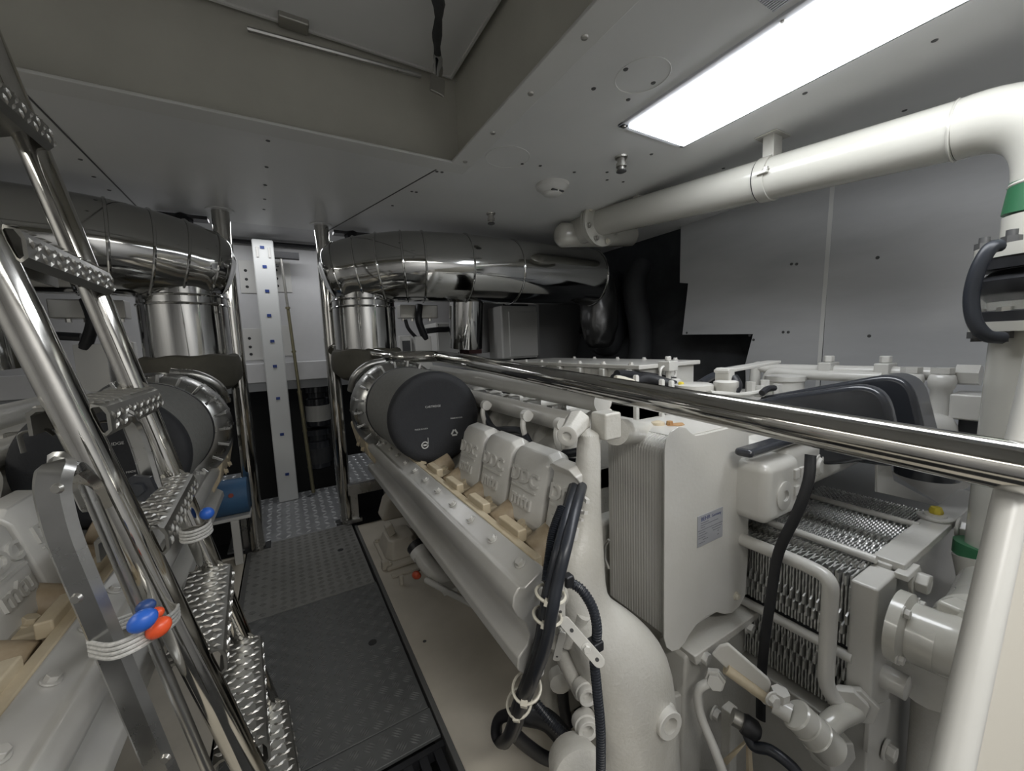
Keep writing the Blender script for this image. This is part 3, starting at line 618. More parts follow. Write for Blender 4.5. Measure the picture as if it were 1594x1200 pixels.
# right duct: lagged tail, wrinkled foil
wf = thing('foil_lagging', 'dark crumpled foil lagging at the far end of the right duct', 'lagging', (2.3, 2.5, 1.3))
def crumple(c, rx_, ry_, rz_, seed, n=26, m=18, amp=.12):
    random.seed(seed); rings = []
    for i in range(m + 1):
        ph = PI*i/m; rings.append([Vector((c[0] + rx_*math.sin(ph)**.5*math.cos(2*PI*k/n)*(1 + random.uniform(-amp, amp)), c[1] + ry_*math.sin(ph)**.5*math.sin(2*PI*k/n)*(1 + random.uniform(-amp, amp)), c[2] - rz_*math.cos(ph))) for k in range(n)])
    return MB().loft(rings)
crumple((2.45, 2.62, 1.50), .17, .16, .34, 3).build('foil_wrap', mat('dark_foil', (.10, .10, .10), .35, .85, bump=.8, bscale=18), wf, sub=1)
crumple((2.82, 2.9, 1.50), .22, .20, .42, 5, amp=.05).build('lagged_elbow', M['darkg'], wf)
MB().tube(smoothpath([(2.85, 2.5, 1.9), (2.75, 2.5, 1.7), (2.78, 2.45, 1.3), (2.70, 2.4, 1.0)], 5), .10, 16).build('lagged_pipe', M['darkg'], wf)
# white boxes at the back
jx = thing('junction_box', 'white junction box with small black nameplate under the right duct', 'box', (1.35, 3.6, 1.1))
MB().box((1.27, 3.55, 1.15), (1.50, 3.90, 1.46)).build('body', M['cab'], jx, smooth=False, bevel=.008)
MB().box((1.28, 3.54, 1.16), (1.49, 3.552, 1.45)).build('lid', M['cab'], jx, smooth=False, bevel=.006)
MB().box((1.40, 3.536, 1.40), (1.48, 3.541, 1.435)).build('nameplate', M['ink'], jx, smooth=False)
for x_ in (1.29, 1.48):
    for z_ in (1.17, 1.44): MB().lathe((x_, 3.54, z_), (0, -1, 0), [(0, .007), (.003, .006)], 8).build('screw', M['screw'], jx)
MB().tube([(1.50, 3.6, 1.32), (1.56, 3.6, 1.32)], .02, 8).build('gland', M['blk'], jx)
MB().box((1.62, 3.6, 1.15), (1.76, 3.90, 1.9)).build('side_strip', mat('maroon', (.07, .025, .025), .6), jx, smooth=False)
cb = thing('wall_cabinet', 'white wall cabinet with a framed door right of the branch duct', 'cabinet', (2.1, 3.5, 1.1))
MB().box((1.92, 3.45, 1.08), (2.42, 3.75, 1.62)).build('body', M['cab'], cb, smooth=False, bevel=.02)
MB().box((2.0, 3.435, 1.10), (2.36, 3.452, 1.56)).build('door', M['cab'], cb, smooth=False, bevel=.01)
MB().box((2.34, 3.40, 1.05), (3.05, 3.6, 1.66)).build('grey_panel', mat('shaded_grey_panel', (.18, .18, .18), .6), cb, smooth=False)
tag(MB().lathe((2.9, 3.39, 1.36), (0, -1, 0), [(0, .05), (.01, .04)], 12).build('oval_port', M['dark']), 'small black oval port on the grey panel below the far duct', 'port')
# covers of the far bank
fb = thing('bank_cover', 'white ribbed cover of the far cylinder bank beyond the handrail', 'cover', (1.5, 1.8, 1.0))
MB().box((1.35, 1.20, .93), (1.74, 2.35, 1.10)).build('tray', M['white'], fb, bevel=.008)
MB().box((1.33, 1.18, 1.098), (1.76, 2.37, 1.118)).build('lid', M['white'], fb, bevel=.004)
for k in range(7):
    bolt(fb, (1.345, 1.24 + k*.175, 1.118), (0, 0, 1), .010)
    MB().box((1.318, 1.22 + k*.17, 1.0), (1.35, 1.25 + k*.17, 1.097)).build('rib', M['white'], fb, smooth=False, bevel=.003)
for k in range(5): bolt(fb, (1.73, 1.3 + k*.2, 1.118), (0, 0, 1), .010)
MB().tube(fillet([(1.40, 1.16, 1.04), (1.40, 1.10, 1.04), (1.50, 1.10, 1.04), (1.50, 1.16, 1.04)], .02), .012, 8).build('loop_pipe', M['white'], fb)
oc = thing('level_sensor', 'small white fitting with two looped wires left of the dark opening', 'fitting', at(1040, 565, y=1.15))
c = at(1040, 572, y=1.15)
MB().box(c + Vector((-.03, -.03, -.015)), c + Vector((.03, .03, .03))).lathe(c + Vector((0, 0, .03)), (0, 0, 1), [(0, .014), (.02, .014)], 10).build('body', M['white'], oc, bevel=.004)
for s_ in (-1, 1): MB().tube(smoothpath([c + Vector((0, 0, .01)), c + Vector((s_*.045, 0, .0)), c + Vector((s_*.05, 0, -.04)), c + Vector((s_*.01, 0, -.05))], 5), .006, 7).build('wire_loop', M['white'], oc)
MB().tube([c + Vector((0, 0, -.01)), c + Vector((0, 0, -.09))], .012, 8).build('stem', M['white'], oc)
# engine top deck: sits over the vee between the banks
td = thing('engine_top_casting', 'flat white engine top casting with small caps behind the handrail', 'casting', (1.55, .9, .8))
MB().box((1.12, .80, .80), (2.25, 2.4, .93)).build('deck', M['cast'], td, bevel=.02)
for k, (px, py, r_) in enumerate(((1080, 604, .07), (1222, 590, .075), (1130, 600, .04))):
    p = at(px, py, y=.98 - .05*k); MB().lathe((p.x, p.y, .92), (0, 0, 1), [(0, r_), (p.z - .93, r_), (p.z - .925, r_*1.1), (p.z - .905, r_*1.1), (p.z - .90, r_*.85)], 10 if k else 20).build('filler_cap', M['white'], td)
for k, (px, py) in enumerate(((1030, 596), (1045, 598), (1060, 600), (990, 590), (1135, 612), (1150, 612))):
    p = at(px, py, y=1.0); MB().lathe((p.x, p.y, .92), (0, 0, 1), [(0, .012), (p.z - .91, .012), (p.z - .905, .008)], 6).build('stud', M['yellow'] if k == 2 else M['white'], td)
MB().tube(smoothpath([at(955, 590, y=1.1), at(985, 596, y=1.1), at(1010, 590, y=1.1), at(1050, 600, y=1.05)], 5), .022, 10).build('hose', M['blk'], td)
MB().tube(smoothpath([at(960, 583, y=1.2), at(1000, 585, y=1.2), at(1050, 593, y=1.15)], 5), .02, 10).build('hose', M['blk'], td)
MB().tube(smoothpath([at(958, 588, y=1.0), at(968, 589, y=1.0), at(985, 594, y=1.0)], 5), .009, 8).build('pale_hose_end', M['tie'], td)
MB().tube(smoothpath([at(1090, 597, y=1.0), at(1110, 585, y=1.05), at(1135, 575, y=1.15), at(1170, 570, y=1.3)], 5), .016, 8).build('conduit', M['blkr'], td)
p = at(1145, 590, y=.92)
MB().obox(at(1128, 592, y=.9), (.02, 0, 0), (0, .03, 0), (0, 0, .05)).build('bracket_foot', M['white'], td, bevel=.006)
p0, p1 = at(1122, 578, y=.9), at(1205, 563, y=.93)
MB().obox((p0+p1)/2, (p1-p0)/2, (0, .03, 0), (0, 0, .006)).build('bracket_arm', M['white'], td, smooth=False, bevel=.003)
MB().tube(smoothpath([at(1140, 588, y=.88), at(1146, 600, y=.86), at(1140, 612, y=.86)], 4), .022, 10).build('plug', M['blk'], td)
for px, py in ((1168, 600), (1182, 606), (1190, 597), (1210, 603)):
    p = at(px, py, y=.86); MB().hexnut(p - Vector((0, 0, .03)), (0, 0, 1), .018, .045).build('fitting', M['white'], td)
MB().tube(smoothpath([at(1105, 612, y=.86), at(1160, 614, y=.84), at(1200, 606, y=.84)], 4), .010, 8).build('small_pipe', M['white'], td)
MB().tube(smoothpath([at(1186, 612, y=.8), at(1195, 605, y=.8), at(1205, 604, y=.8)], 4), .012, 8).build('black_clip', M['blk'], td)
# white pipes to the twin filters
fp = thing('coolant_line', 'white twin pipes running along the engine top to two capped housings', 'pipe', (2.2, .8, 1.0))
def pp(x, y, z): return Vector((x, y, z))
MB().tube(fillet([at(1173, 612, y=1.16), at(1177, 568, y=1.14), pp(2.2, 1.10, 1.05), pp(2.2, .44, 1.05)], .09, 8), .026, 16).build('upper_pipe', M['white'], fp)
MB().tube(fillet([at(1192, 614, y=1.08), at(1196, 576, y=1.07), pp(2.16, .95, 1.03), pp(2.16, .62, 1.03)], .08, 8), .024, 16).build('lower_pipe', M['white'], fp)
for y_ in (.80, .60): MB().box((2.15, y_, 1.01), (2.25, y_ + .05, 1.09)).lathe((2.2, y_ + .025, 1.09), (0, 0, 1), [(0, .022), (.03, .022)], 6).build('pipe_clamp', M['white'], fp, bevel=.005)
MB().hexnut((2.2, .36, 1.05), (0, 1, 0), .04, .06).build('end_nut', M['white'], fp)
for k, (px, lab_) in enumerate(((1415, 'left one of two round white capped housings near the filter block'), (1467, 'right one of two round white capped housings near the filter block'))):
    y_ = (.53, .445)[k]; t = thing('capped_housing', lab_, 'housing', (2.14, y_, .95))
    MB().lathe((2.14, y_, .90), (0, 0, 1), [(0, .028), (.05, .030), (.095, .030), (.105, .036), (.13, .040), (.150, .035), (.158, .024)], 24).build('bowl', M['white'], t)
    MB().hexnut((2.14, y_, 1.057), (0, 0, 1), .032, .022).build('hex_cap', M['white'], t)
ff = thing('fuel_filter', 'white filter head over a black canister at the right', 'filter', (2.12, .42, .8))
MB().lathe((2.08, .455, .76), (0, 0, 1), [(0, .095), (.015, .10), (.03, .085), (.05, .09), (.06, .075), (.11, .070), (.14, .055), (.15, .03)], 30).build('head', M['white'], ff)
MB().lathe((2.08, .455, .60), (0, 0, 1), [(.07, .09), (.15, .095), (.16, .11), (.165, .10)], 30).build('canister', M['gloss'], ff)
MB().box((2.12, .32, .89), (2.26, .42, .985)).box((2.14, .30, .93), (2.26, .34, .99)).build('block', M['white'], ff, bevel=.008)
MB().box((2.16, .35, .74), (2.24, .40, .89)).build('black_base', M['gloss'], ff, bevel=.004)
MB().tube([(2.2, .31, .90), (2.2, .33, .70)], .010, 8).build('drain_tube', M['white'], ff)
# glossy black air box: two nested shells
def shell(x, th, pts, name, lab_):
    th = th if x > 1.6 else .05
    P_ = [at(px, py, x=x) for px, py in pts]
    t = thing(name, lab_, 'air duct', P_[0])
    MB().prism(fillet([P_[0]] + P_[1:] + [P_[0]], .09, 8)[:-1], (th, 0, 0)).build('shell', M['gloss'], t, bevel=.018, seg=5)
    return t
shell(1.56, .12, [(1168, 625), (1200, 618), (1375, 592), (1400, 700), (1300, 730), (1172, 706)], 'air_duct', 'nearer of two glossy black rounded air ducts behind the handrail')
shell(1.72, .14, [(1180, 618), (1415, 576), (1446, 700), (1400, 730), (1180, 700)], 'air_duct', 'farther and taller of two glossy black rounded air ducts behind the handrail')
PA_, PB_ = at(1170, 716, y=.60), at(1268, 672, y=.60)
tag(MB().box((PA_.x, .60, PA_.z), (PB_.x, .655, PB_.z)).build('duct_plinth', M['gloss'], bevel=.02), 'flat black plinth under the glossy air ducts beside the cooler box', 'plinth')

# ---------------------------------------------------------------- charge air cooler
cx0, cy0, cy1, cz0, cz1 = .88, .676, .905, .372, .952
ic = thing('charge_air_cooler', 'tall off-white cooler box with ribbed side and maker plate', 'cooler', (1.05, .8, cz0))
xr = 1.265
body = MB(); R_ = .05
arc = [(cx0, cz0 + .01), (cx0, cz1 - R_)] + [(cx0 + R_ - R_*math.cos(a), cz1 - R_ + R_*math.sin(a)) for a in [PI/2*k/6 for k in range(1, 7)]] + [(xr - .02, cz1), (xr - .02, cz0 + .01)]
body.prism([(x, cy0 + .004, z) for x, z in arc], (0, cy1 - cy0, 0)); body.build('body', M['white'], ic)
mb = MB()
nr = 21
for i in range(nr):
    y = cy0 + .016 + i*(cy1 - cy0 - .02)/nr
    pr = [(x - (.0035 if k < 2 else 0), z) for k, (x, z) in enumerate(arc[:8])]
    rr = [Vector((x - .0016 if x < cx0 + .002 else x - .001, y, z + (.0016 if x > cx0 + .02 else 0))) for x, z in arc[:9]]
    q = [p + Vector((0, .0048, 0)) for p in rr]
    b0 = len(mb.v); mb.v += rr + q + [Vector((cx0 + .02, y, rr[0].z)), Vector((cx0 + .02, y + .0048, rr[0].z))]
    for k in range(8): mb.f.append([b0 + k, b0 + k + 1, b0 + 9 + k + 1, b0 + 9 + k])
    mb.f.append([b0 + k for k in range(8, -1, -1)] + [b0 + 18]); mb.f.append([b0 + 9 + k for k in range(9)] + [b0 + 19])
mb.build('side_ribs', M['white'], ic, smooth=False, kind='stuff')
fpx = [(1035, 700), (1037, 684), (1045, 672), (1057, 664), (1068, 666), (1075, 673), (1083, 678), (1095, 676), (1128, 668), (1166, 655), (1165, 850), (1161, 925), (1152, 943), (1140, 954), (1128, 956), (1116, 953), (1100, 959), (1086, 970), (1073, 988), (1066, 1001), (1057, 1011), (1046, 1014), (1038, 1008), (1034, 994)]
MB().prism([at(px, py, y=cy0) for px, py in fpx], (0, .004, 0)).build('front_plate', M['white'], ic, smooth=False, bevel=.0015)
MB().box((cx0 + .05, cy0 + .01, cz1), (xr - .03, cy1, cz1 + .004)).build('top_plate', M['white'], ic, smooth=False, bevel=.002)
MB().prism([(cx0, cy0 + .004, cz0 + .012), (xr - .02, cy0 + .004, cz0 + .012), (xr - .04, cy0 + .02, cz0 - .03), (cx0 + .04, cy0 + .02, cz0 - .03)], (0, cy1 - cy0 - .02, 0)).build('lower_tank', M['white'], ic, bevel=.01)
bolt(ic, at(1145, 927, y=cy0), (0, -1, 0), .010, M['tie'])
p = at(1010, 640, z=cz1 + .004); MB().lathe((1.02, .83, cz1 + .004), (0, 0, 1), [(0, .022), (.008, .020), (.012, .010)], 14).build('plug', M['cream'], ic)
pr_ = []
for k in range(16): a = 2*PI*k/16; pr_.append((1.06 + (.032 + .008*math.sin(3*a))*math.cos(a), .79 + .02*math.sin(a), cz1 + .0045))
MB().prism(pr_, (0, 0, .0012)).build('rust_patch', M['rust'], ic, smooth=False)
MB().lathe((1.045, .805, cz1 + .004), (0, 0, 1), [(0, .012), (.012, .010)], 6).build('drain_plug', M['rust'], ic)
# maker plate
q0, q1, q2, q3 = [at(px, py, y=cy0 - .0015) for px, py in ((1085, 803), (1126, 790), (1126, 836), (1084, 852))]
px0, px1 = q0.x + .003, q1.x - .002; pz1 = (q0.z + q1.z)/2; pz0 = (q2.z + q3.z)/2
npl = MB().box((px0, cy0 - .0018, pz0), (px1, cy0, pz1)).build('nameplate', M['label'], ic, smooth=False, bevel=.001, label='silver maker plate')
W_, H_ = px1 - px0, pz1 - pz0
def ntxt(s_, size, fx, fz, m_, sx=1):
    text('lettering', s_, size, (px0 + fx*W_, cy0 - .0019, pz0 + fz*H_), (1, 0, 0), (0, 0, 1), .0004, m_, npl, sx=sx)
ntxt('BEHR', .0165, .30, .86, M['ink'], 1.15); ntxt('Germany', .0125, .73, .85, M['ink'])
mb = MB()
for fz, x0_, x1_ in ((.74, .12, .42), (.67, .12, .80), (.60, .12, .28), (.52, .02, .98), (.44, .04, .30), (.44, .55, .95), (.36, .04, .38), (.36, .60, .9), (.28, .04, .30), (.20, .2, .40), (.28, .78, .84), (.16, .78, .84), (.12, .04, .28)):
    mb.box((px0 + x0_*W_, cy0 - .0022, pz0 + fz*H_ - .0010), (px0 + x1_*W_, cy0 - .0018, pz0 + fz*H_ + .0010))
mb.build('small_print_lines', M['inkg'], npl, smooth=False)
# support casting beside and under the cooler
sc = thing('gear_case_casting', 'tall lumpy off-white casting rising left of the cooler box', 'casting', (.87, .95, 0))
rows = [(668, 916, 944, .69), (720, 914, 943, .69), (800, 912, 944, .69), (830, 905, 945, .685), (860, 888, 945, .68), (900, 882, 946, .675), (942, 884, 948, .67), (960, 887, 964, .67), (980, 893, 988, .665), (1005, 903, 1012, .665), (1040, 918, 1033, .66), (1090, 932, 1042, .66), (1150, 938, 1046, .66), (1240, 940, 1050, .66), (1400, 940, 1060, .66)]
rings = []
for py, l, r, y in rows:
    a, b = at(l, py, y=y), at(r, py, y=y); c = (a + b)/2; rx_ = (b.x - a.x)/2; ry_ = max(.026, rx_*.75)
    rings.append([Vector((c.x + rx_*math.copysign(abs(math.cos(t))**.8, math.cos(t)), y + .03 + ry_*math.copysign(abs(math.sin(t))**.8, math.sin(t)), c.z)) for t in [2*PI*k/28 for k in range(28)]])
MB().loft(rings).build('column', M['cast'], sc, sub=1)
p = at(950, 655, y=.70); MB().box((p.x - .030, .685, p.z - .045), (p.x + .024, .74, p.z + .022)).build('head_block', M['cast'], sc, bevel=.006)
MB().tube([at(958, 672, y=.74), at(975, 672, y=.78), at(1012, 672, y=.88)], .036, 22).build('cross_tube', M['cast'], sc)
q = at(884, 677, x=.555); dirb = Vector((-.75, -.55, -.1)).normalized()
MB().loft([[q - dirb*h + r_*(math.cos(a)*dirb.orthogonal().normalized() + math.sin(a)*dirb.cross(dirb.orthogonal().normalized())) for a in [2*PI*k/8 + PI/8 for k in range(8)]] for h, r_ in ((-.0, .023), (.02, .024), (.07, .029), (.10, .034))]).build('lifting_arm', M['cast'], sc, bevel=.004)
MB().lathe(q + dirb*.001, dirb, [(0, .024), (.008, .024), (.010, .020), (.009, .011), (.003, .010), (.003, .001)], 24).build('bored_eye', M['white'], sc)
def ringboss(par, c, ax, r, dep=.015):
    ax = Vector(ax).normalized()
    MB().lathe(Vector(c) - ax*.02, ax, [(0, r*1.25), (.02, r*1.15), (.022, r), (.02 + dep, r), (.022 + dep, r*.93), (.021 + dep, r*.58), (.02, r*.52), (.02, r*.01)], 28).build('ring_boss', M['white'], par)
ringboss(sc, at(1033, 1118, y=.60), (-.15, -1, .05), .036, .024)
ringboss(sc, at(912, 1078, y=.66), (-.4, -1, .1), .022)
ringboss(sc, at(912, 1130, y=.66), (-.4, -1, .1), .024)
MB().lathe(at(900, 1205, y=.62) , (-.3, -.9, .2), [(-.05, .055), (.0, .066), (.015, .062), (.02, .048), (.02, .001)], 28).build('round_hub', M['cast'], sc)
MB().tube(smoothpath([at(948, 840, x=.70), at(942, 850, x=.695), at(942, 870, x=.695), at(948, 885, x=.70)], 4), .004, 6).build('wire_clip', M['zinc'], sc)
MB().tube([at(845, 925, x=.47), at(868, 920, x=.52), at(905, 905, x=.62)], [.036, .036, .034], 20).build('stub_pipe', M['cast'], sc)
MB().tube([at(852, 935, x=.46), at(838, 942, x=.45)], [.038, .040], 20).build('rubber_sleeve', M['blk'], sc)
MB().lathe(at(835, 920, x=.50), (0, -1, .1), [(0, .055), (.02, .06), (.04, .04), (.045, .01)], 20).build('end_bell', M['white'], sc)
for px, py in ((838, 905), (845, 918), (834, 935)): bolt(sc, at(px, py, x=.44), (-.6, -.7, .1), .009)
MB().tube([at(908, 955, y=.66), at(880, 1000, y=.70)], .018, 12).tube([at(865, 1000, y=.72), at(905, 1080, y=.70)], .019, 12).build('linkage_arm', M['cast'], sc)
MB().lathe(at(870, 1050, y=.8), (-.5, -1, 0), [(0, .03), (.03, .03), (.035, .02)], 12).build('boss', M['cast'], sc)
MB().box((.62, .92, .02), (.86, 1.1, .60)).build('back_wall', M['cast'], sc, bevel=.02)
# front casting under the cooler
fc = thing('front_casting', 'off-white front casting under the cooler box with hex bolts', 'casting', (1.2, .9, 0))
MB().box((1.0, .70, -.4), (1.42, 1.2, .27)).build('body', M['cast'], fc, bevel=.02)
MB().prism([(.965, .655, .30), (1.50, .655, .30), (1.50, .655, .285), (.975, .655, .265)], (0, .12, 0)).build('shelf', M['cast'], fc, bevel=.004)
MB().prism([(.96, .68, .28), (1.02, .68, .30), (1.06, .68, .10), (1.02, .68, -.4), (.93, .68, -.4)], (0, .1, 0)).build('web', M['cast'], fc, bevel=.01)
for px, py, r_ in ((1092, 1020, .019), (1163, 975, .017), (1110, 1108, .017)): bolt(fc, at(px, py, y=.665), (.1, -1, -.05), r_)
MB().prism([at(px, py, y=.69) for px, py in ((1035, 1090), (1060, 1200), (1150, 1200), (1120, 1060))], (0, .02, 0)).build('pad', M['cast'], fc, bevel=.006)
# pipe with bracket, big socket and nuts
dp = thing('drain_pipe', 'white pipe run with slotted bracket and big end cap before the exchanger', 'pipe', at(1200, 1070, y=.5))
A = at(1110, 1062, x=.95); B = at(1235, 1118, x=1.09); B2 = at(1300, 1150, x=1.145)
MB().tube([at(1130, 1040, x=1.0), at(1228, 1110, x=1.09)], .016, 14).build('pipe', M['cream'], dp)
s0, s1_ = at(1120, 1008, x=1.00), at(1205, 1085, x=1.075)
d_ = (s1_ - s0); n_ = Vector((0, 0, 1)); 
up_ = (n_ - n_.dot(d_.normalized())*d_.normalized()).normalized(); sd = d_.cross(up_).normalized()
def bp(u, v, w=0): return s0 + d_*u + up_*v + sd*w
MB().prism([bp(-.02, -.030), bp(.85, -.030), bp(.98, -.034), bp(1.06, -.018), bp(1.0, .0), bp(.90, -.004), bp(.80, .030), bp(.72, .036), bp(.0, .034), bp(-.05, .01)], sd*.012).build('slotted_bracket', M['white'], dp, bevel=.006, seg=3)
MB().obox(bp(.06, .014, -.001), d_*.035, up_*.008, sd*.003).build('slot', M['screw'], dp, smooth=False)
bolt(dp, at(1200, 1086, x=1.05), (-.3, -1, 0), .015)
c = at(1113, 1060, x=.985); MB().hexnut(c, (.75, .45, -.25), .028, .022).hexnut(c - Vector((.012, .008, -.004)), (.75, .45, -.25), .022, .02).build('elbow_nut', M['white'], dp, bevel=.002)
MB().tube(fillet([c, at(1085, 1070, x=.95), at(1088, 1110, x=.95), at(1112, 1165, x=.95), at(1130, 1215, x=.95)], .035, 8), .0125, 12).build('bent_tube', M['white'], dp)
MB().tube([at(1205, 1095, x=1.07), at(1232, 1112, x=1.08)], .024, 16).build('tee_body', M['white'], dp)
MB().tube([at(1215, 1075, x=1.08), at(1213, 1100, x=1.08)], .022, 6).build('tee_nut', M['white'], dp)
e0, e1 = at(1242, 1115, x=1.085), at(1288, 1160, x=1.13); da = (e1 - e0).normalized()
MB().lathe(e0 - da*.01, da, [(0, .018), (.0, .036), (.004, .040), (.03, .040), (.032, .037), (.036, .037), (.038, .040), (.065, .041), (.068, .044), (.072, .041), (.115, .041), (.118, .033), (.118, .001)], 32).build('end_cap', M['whiteg'], dp)
f0 = at(1330, 1105, x=1.27)
MB().tube(fillet([at(1275, 1145, x=1.13), at(1300, 1118, x=1.19), f0], .04, 8), .026, 18).build('elbow', M['whiteg'], dp)
MB().lathe(at(1322, 1098, x=1.25), (.8, .4, 0), [(0, .044), (.022, .044)], 6).lathe(at(1332, 1100, x=1.27), (.8, .4, 0), [(0, .052), (.02, .052)], 6).build('union_nut', M['white'], dp, bevel=.003)
MB().lathe(at(1300, 1170, x=1.2), (.3, 1, 0), [(-.02, .05), (.03, .06), (.06, .04)], 6).build('lower_nut', M['white'], dp, bevel=.004)
# sensor plug and conduit at the bottom
sp_ = thing('sensor_plug', 'black ribbed sensor plug at the bottom of the front casting', 'plug', at(1160, 1130, y=.6))
MB().lathe(at(1146, 1118, x=1.02), (.5, -.8, -.3), [(-.01, .022), (.02, .022)], 16).build('metal_collar', M['zinc'], sp_)
MB().lathe(at(1155, 1125, x=1.02), (.5, -.8, -.3), [(0, .024), (.01, .028), (.035, .026), (.045, .016)], 14).build('knurled_nut', M['blk'], sp_)
MB().tube(smoothpath([at(1160, 1133, x=1.02), at(1172, 1160, x=1.02), at(1200, 1168, x=1.03), at(1235, 1195, x=1.04), at(1250, 1220, x=1.04)], 5), .014, 10).build('cable', M['blkr'], sp_)
tag(MB().box((1.06, .60, -.4), (1.10, .63, .11)).build('vertical_bar', M['cast'], bevel=.004), 'narrow beige upright bar behind the white drain pipe', 'bar')
tag(MB().tube([at(1130, 1185, x=1.0), at(1165, 1150, x=1.02), at(1168, 1230, x=1.02)], .010, 4).build('angle_brace', M['cream']), 'small cream angle brace at the very bottom under the sensor plug', 'brace')
# black corner strap
FLATK = .35
tag(MB().tube(smoothpath([at(1262, 708, x=1.24), at(1258, 750, x=1.22), at(1240, 800, x=1.20), at(1212, 860, x=1.19), at(1200, 930, x=1.19), at(1190, 1000, x=1.19), at(1185, 1060, x=1.19), at(1184, 1120, x=1.19)], 6), .0135, 10, flat=(.3, -1, 0)).build('rubber_strip', M['blk']), 'black flat rubber hose hanging down before the plate exchanger', 'hose')

# ---------------------------------------------------------------- oil housing above the exchanger
oh = thing('oil_housing', 'smooth white box-shaped casting with round plugs above the exchanger', 'housing', (1.4, .6, .7))
def ohx(px, py, y=.585): return at(px, py, y=y)
a = ohx(1222, 830); b = at(1345, 745, y=.585); c_ = at(1230, 745, y=.585)
MB().box((1.20, .585, .655), (1.40, .80, .845)).build('main_box', M['white'], oh, bevel=.03, seg=5)
MB().box((1.36, .60, .70), (2.05, .80, .865)).build('long_box', M['white'], oh, bevel=.035, seg=5)
pb = Vector((1.295, .585, .735)); MB().lathe(pb, (0, -1, 0), [(0, .044), (.004, .044), (.005, .040), (.006, .018), (.001, .015), (.001, .001)], 32).build('round_plug', M['white'], oh)
for x_, z_, r_ in ((1.56, .775, .03), (1.80, .80, .034)): MB().lathe((x_, .60, z_), (0, -1, 0), [(0, r_*1.3), (.003, r_*1.25), (.004, r_), (.012, r_*.8), (.012, .001)], 20).build('round_plug', M['white'], oh)
bolt(oh, (1.58, .592, .80), (0, -1, 0), .016)
for k, (x_, z_) in enumerate(((1.365, .79), (1.40, .79), (1.37, .735))): MB().box((x_ - .014, .578, z_ - .016), (x_ + .014, .588, z_ + .016)).build('raised_mark', M['white'], oh, smooth=False, bevel=.003)

# ---------------------------------------------------------------- plate heat exchanger
hx = thing('plate_heat_exchanger', 'plate heat exchanger with grey toothed plates in an off-white frame', 'heat exchanger', (1.6, .5, 0))
HZ1, HZ0, HXL, HXR = .552, .135, 1.305, 2.02
def plate_mesh(par):
    """one pressed plate in the XZ plane with hooked edges; par = phase of the hooks"""
    t = .0042; mb = MB()
    left = []
    zs = [HZ0 + i*(HZ1 - HZ0)/64 for i in range(65)]
    for i, z in enumerate(zs):
        f = (z - HZ0)/(HZ1 - HZ0)
        if .17 < f < .25 or .58 < f < .66: x = HXL - (.014 if par else -.004)
        elif .25 < f < .33 or .66 < f < .74: x = HXL - (-.004 if par else .014)
        elif .41 < f < .49: x = HXL + .022
        elif f > .93: x = HXL - .006 if par else HXL + .006
        else: x = HXL + (.0018 if (i//3 + par) % 2 else 0) + (.002 if par else 0)
        left.append((x, z))
    top = []
    n = 56
    for i in range(n + 1):
        x = HXL + .012 + (HXR - HXL - .012)*i/n; row = i % 19
        h = .0022 if (i + par) % 2 else -.0015
        if row in (0, 1): h = .005 if par else -.002
        top += [(x, HZ1 + h), (x + .0085, HZ1 + h)]
    top = [q for q in top if q[0] <= HXR]
    loop = left + top + [(HXR, HZ0)]
    # strips: build as quads from edge to an inner line to keep faces simple
    vs = []; fs = []
    L_ = loop[:len(left)]
    for x, z in L_: vs += [(x, 0, z), (x, t, z), (x + .06, 0, z), (x + .06, t, z)]
    for i in range(len(L_) - 1):
        a = 4*i; b = a + 4
        fs += [(a, a+1, b+1, b), (a, b, b+2, a+2), (a+1, a+3, b+3, b+1)]
    b0 = len(vs)
    for x, z in top: vs += [(x, 0, z), (x, t, z), (x, 0, HZ1 - .03), (x, t, HZ1 - .03)]
    for i in range(len(top) - 1):
        a = b0 + 4*i; b = a + 4
        fs += [(a, b, b+1, a+1), (a, a+2, b+2, b), (a+1, b+1, b+3, a+3)]
    me = bpy.data.meshes.new('plate'); me.from_pydata(vs, [], fs); me.materials.append(M['plate']); return me
mA, mB = plate_mesh(0), plate_mesh(1)
NP = 40; off = Vector(hx['_w'])
for i in range(NP):
    o = bpy.data.objects.new('plate', (mA, mB)[i % 2]); COL.objects.link(o); o.parent = hx
    o.location = Vector((0, .415 + i*.0087, 0)) - off
MB().box((HXL + .016, .413, HZ0 + .005), (HXR - .01, .413 + NP*.0087, HZ1 - .006)).build('gasket_core', M['plated'], hx, smooth=False)
# tie rods
def rod(x, z, r, nm='tie_rod', m_='white'): MB().cyl((x, .40, z), (x, .80, z), r, 16).build(nm, M[m_], hx)
rod(HXL - .008, .322, .015); rod(1.43, HZ1 + .018, .012); rod(1.80, HZ1 + .018, .010)
for x_, w_ in ((1.36, .02), (1.60, .016)):
    mb = MB()
    for i in range(NP//1): mb.box((x_ + (0 if i % 2 else .012), .416 + i*.0087, HZ1 + .004), (x_ + .028 + (0 if i % 2 else .012), .420 + i*.0087, HZ1 + .013))
    mb.build('edge_hooks', M['lug'], hx, smooth=False, kind='stuff')
MB().box((1.27, .41, HZ0 - .05), (1.45, .80, HZ0 - .012)).build('lower_beam', M['white'], hx, bevel=.006)
MB().box((1.36, .46, -.4), (2.2, .80, HZ0 - .05)).build('support_foot', M['cast'], hx, bevel=.01)
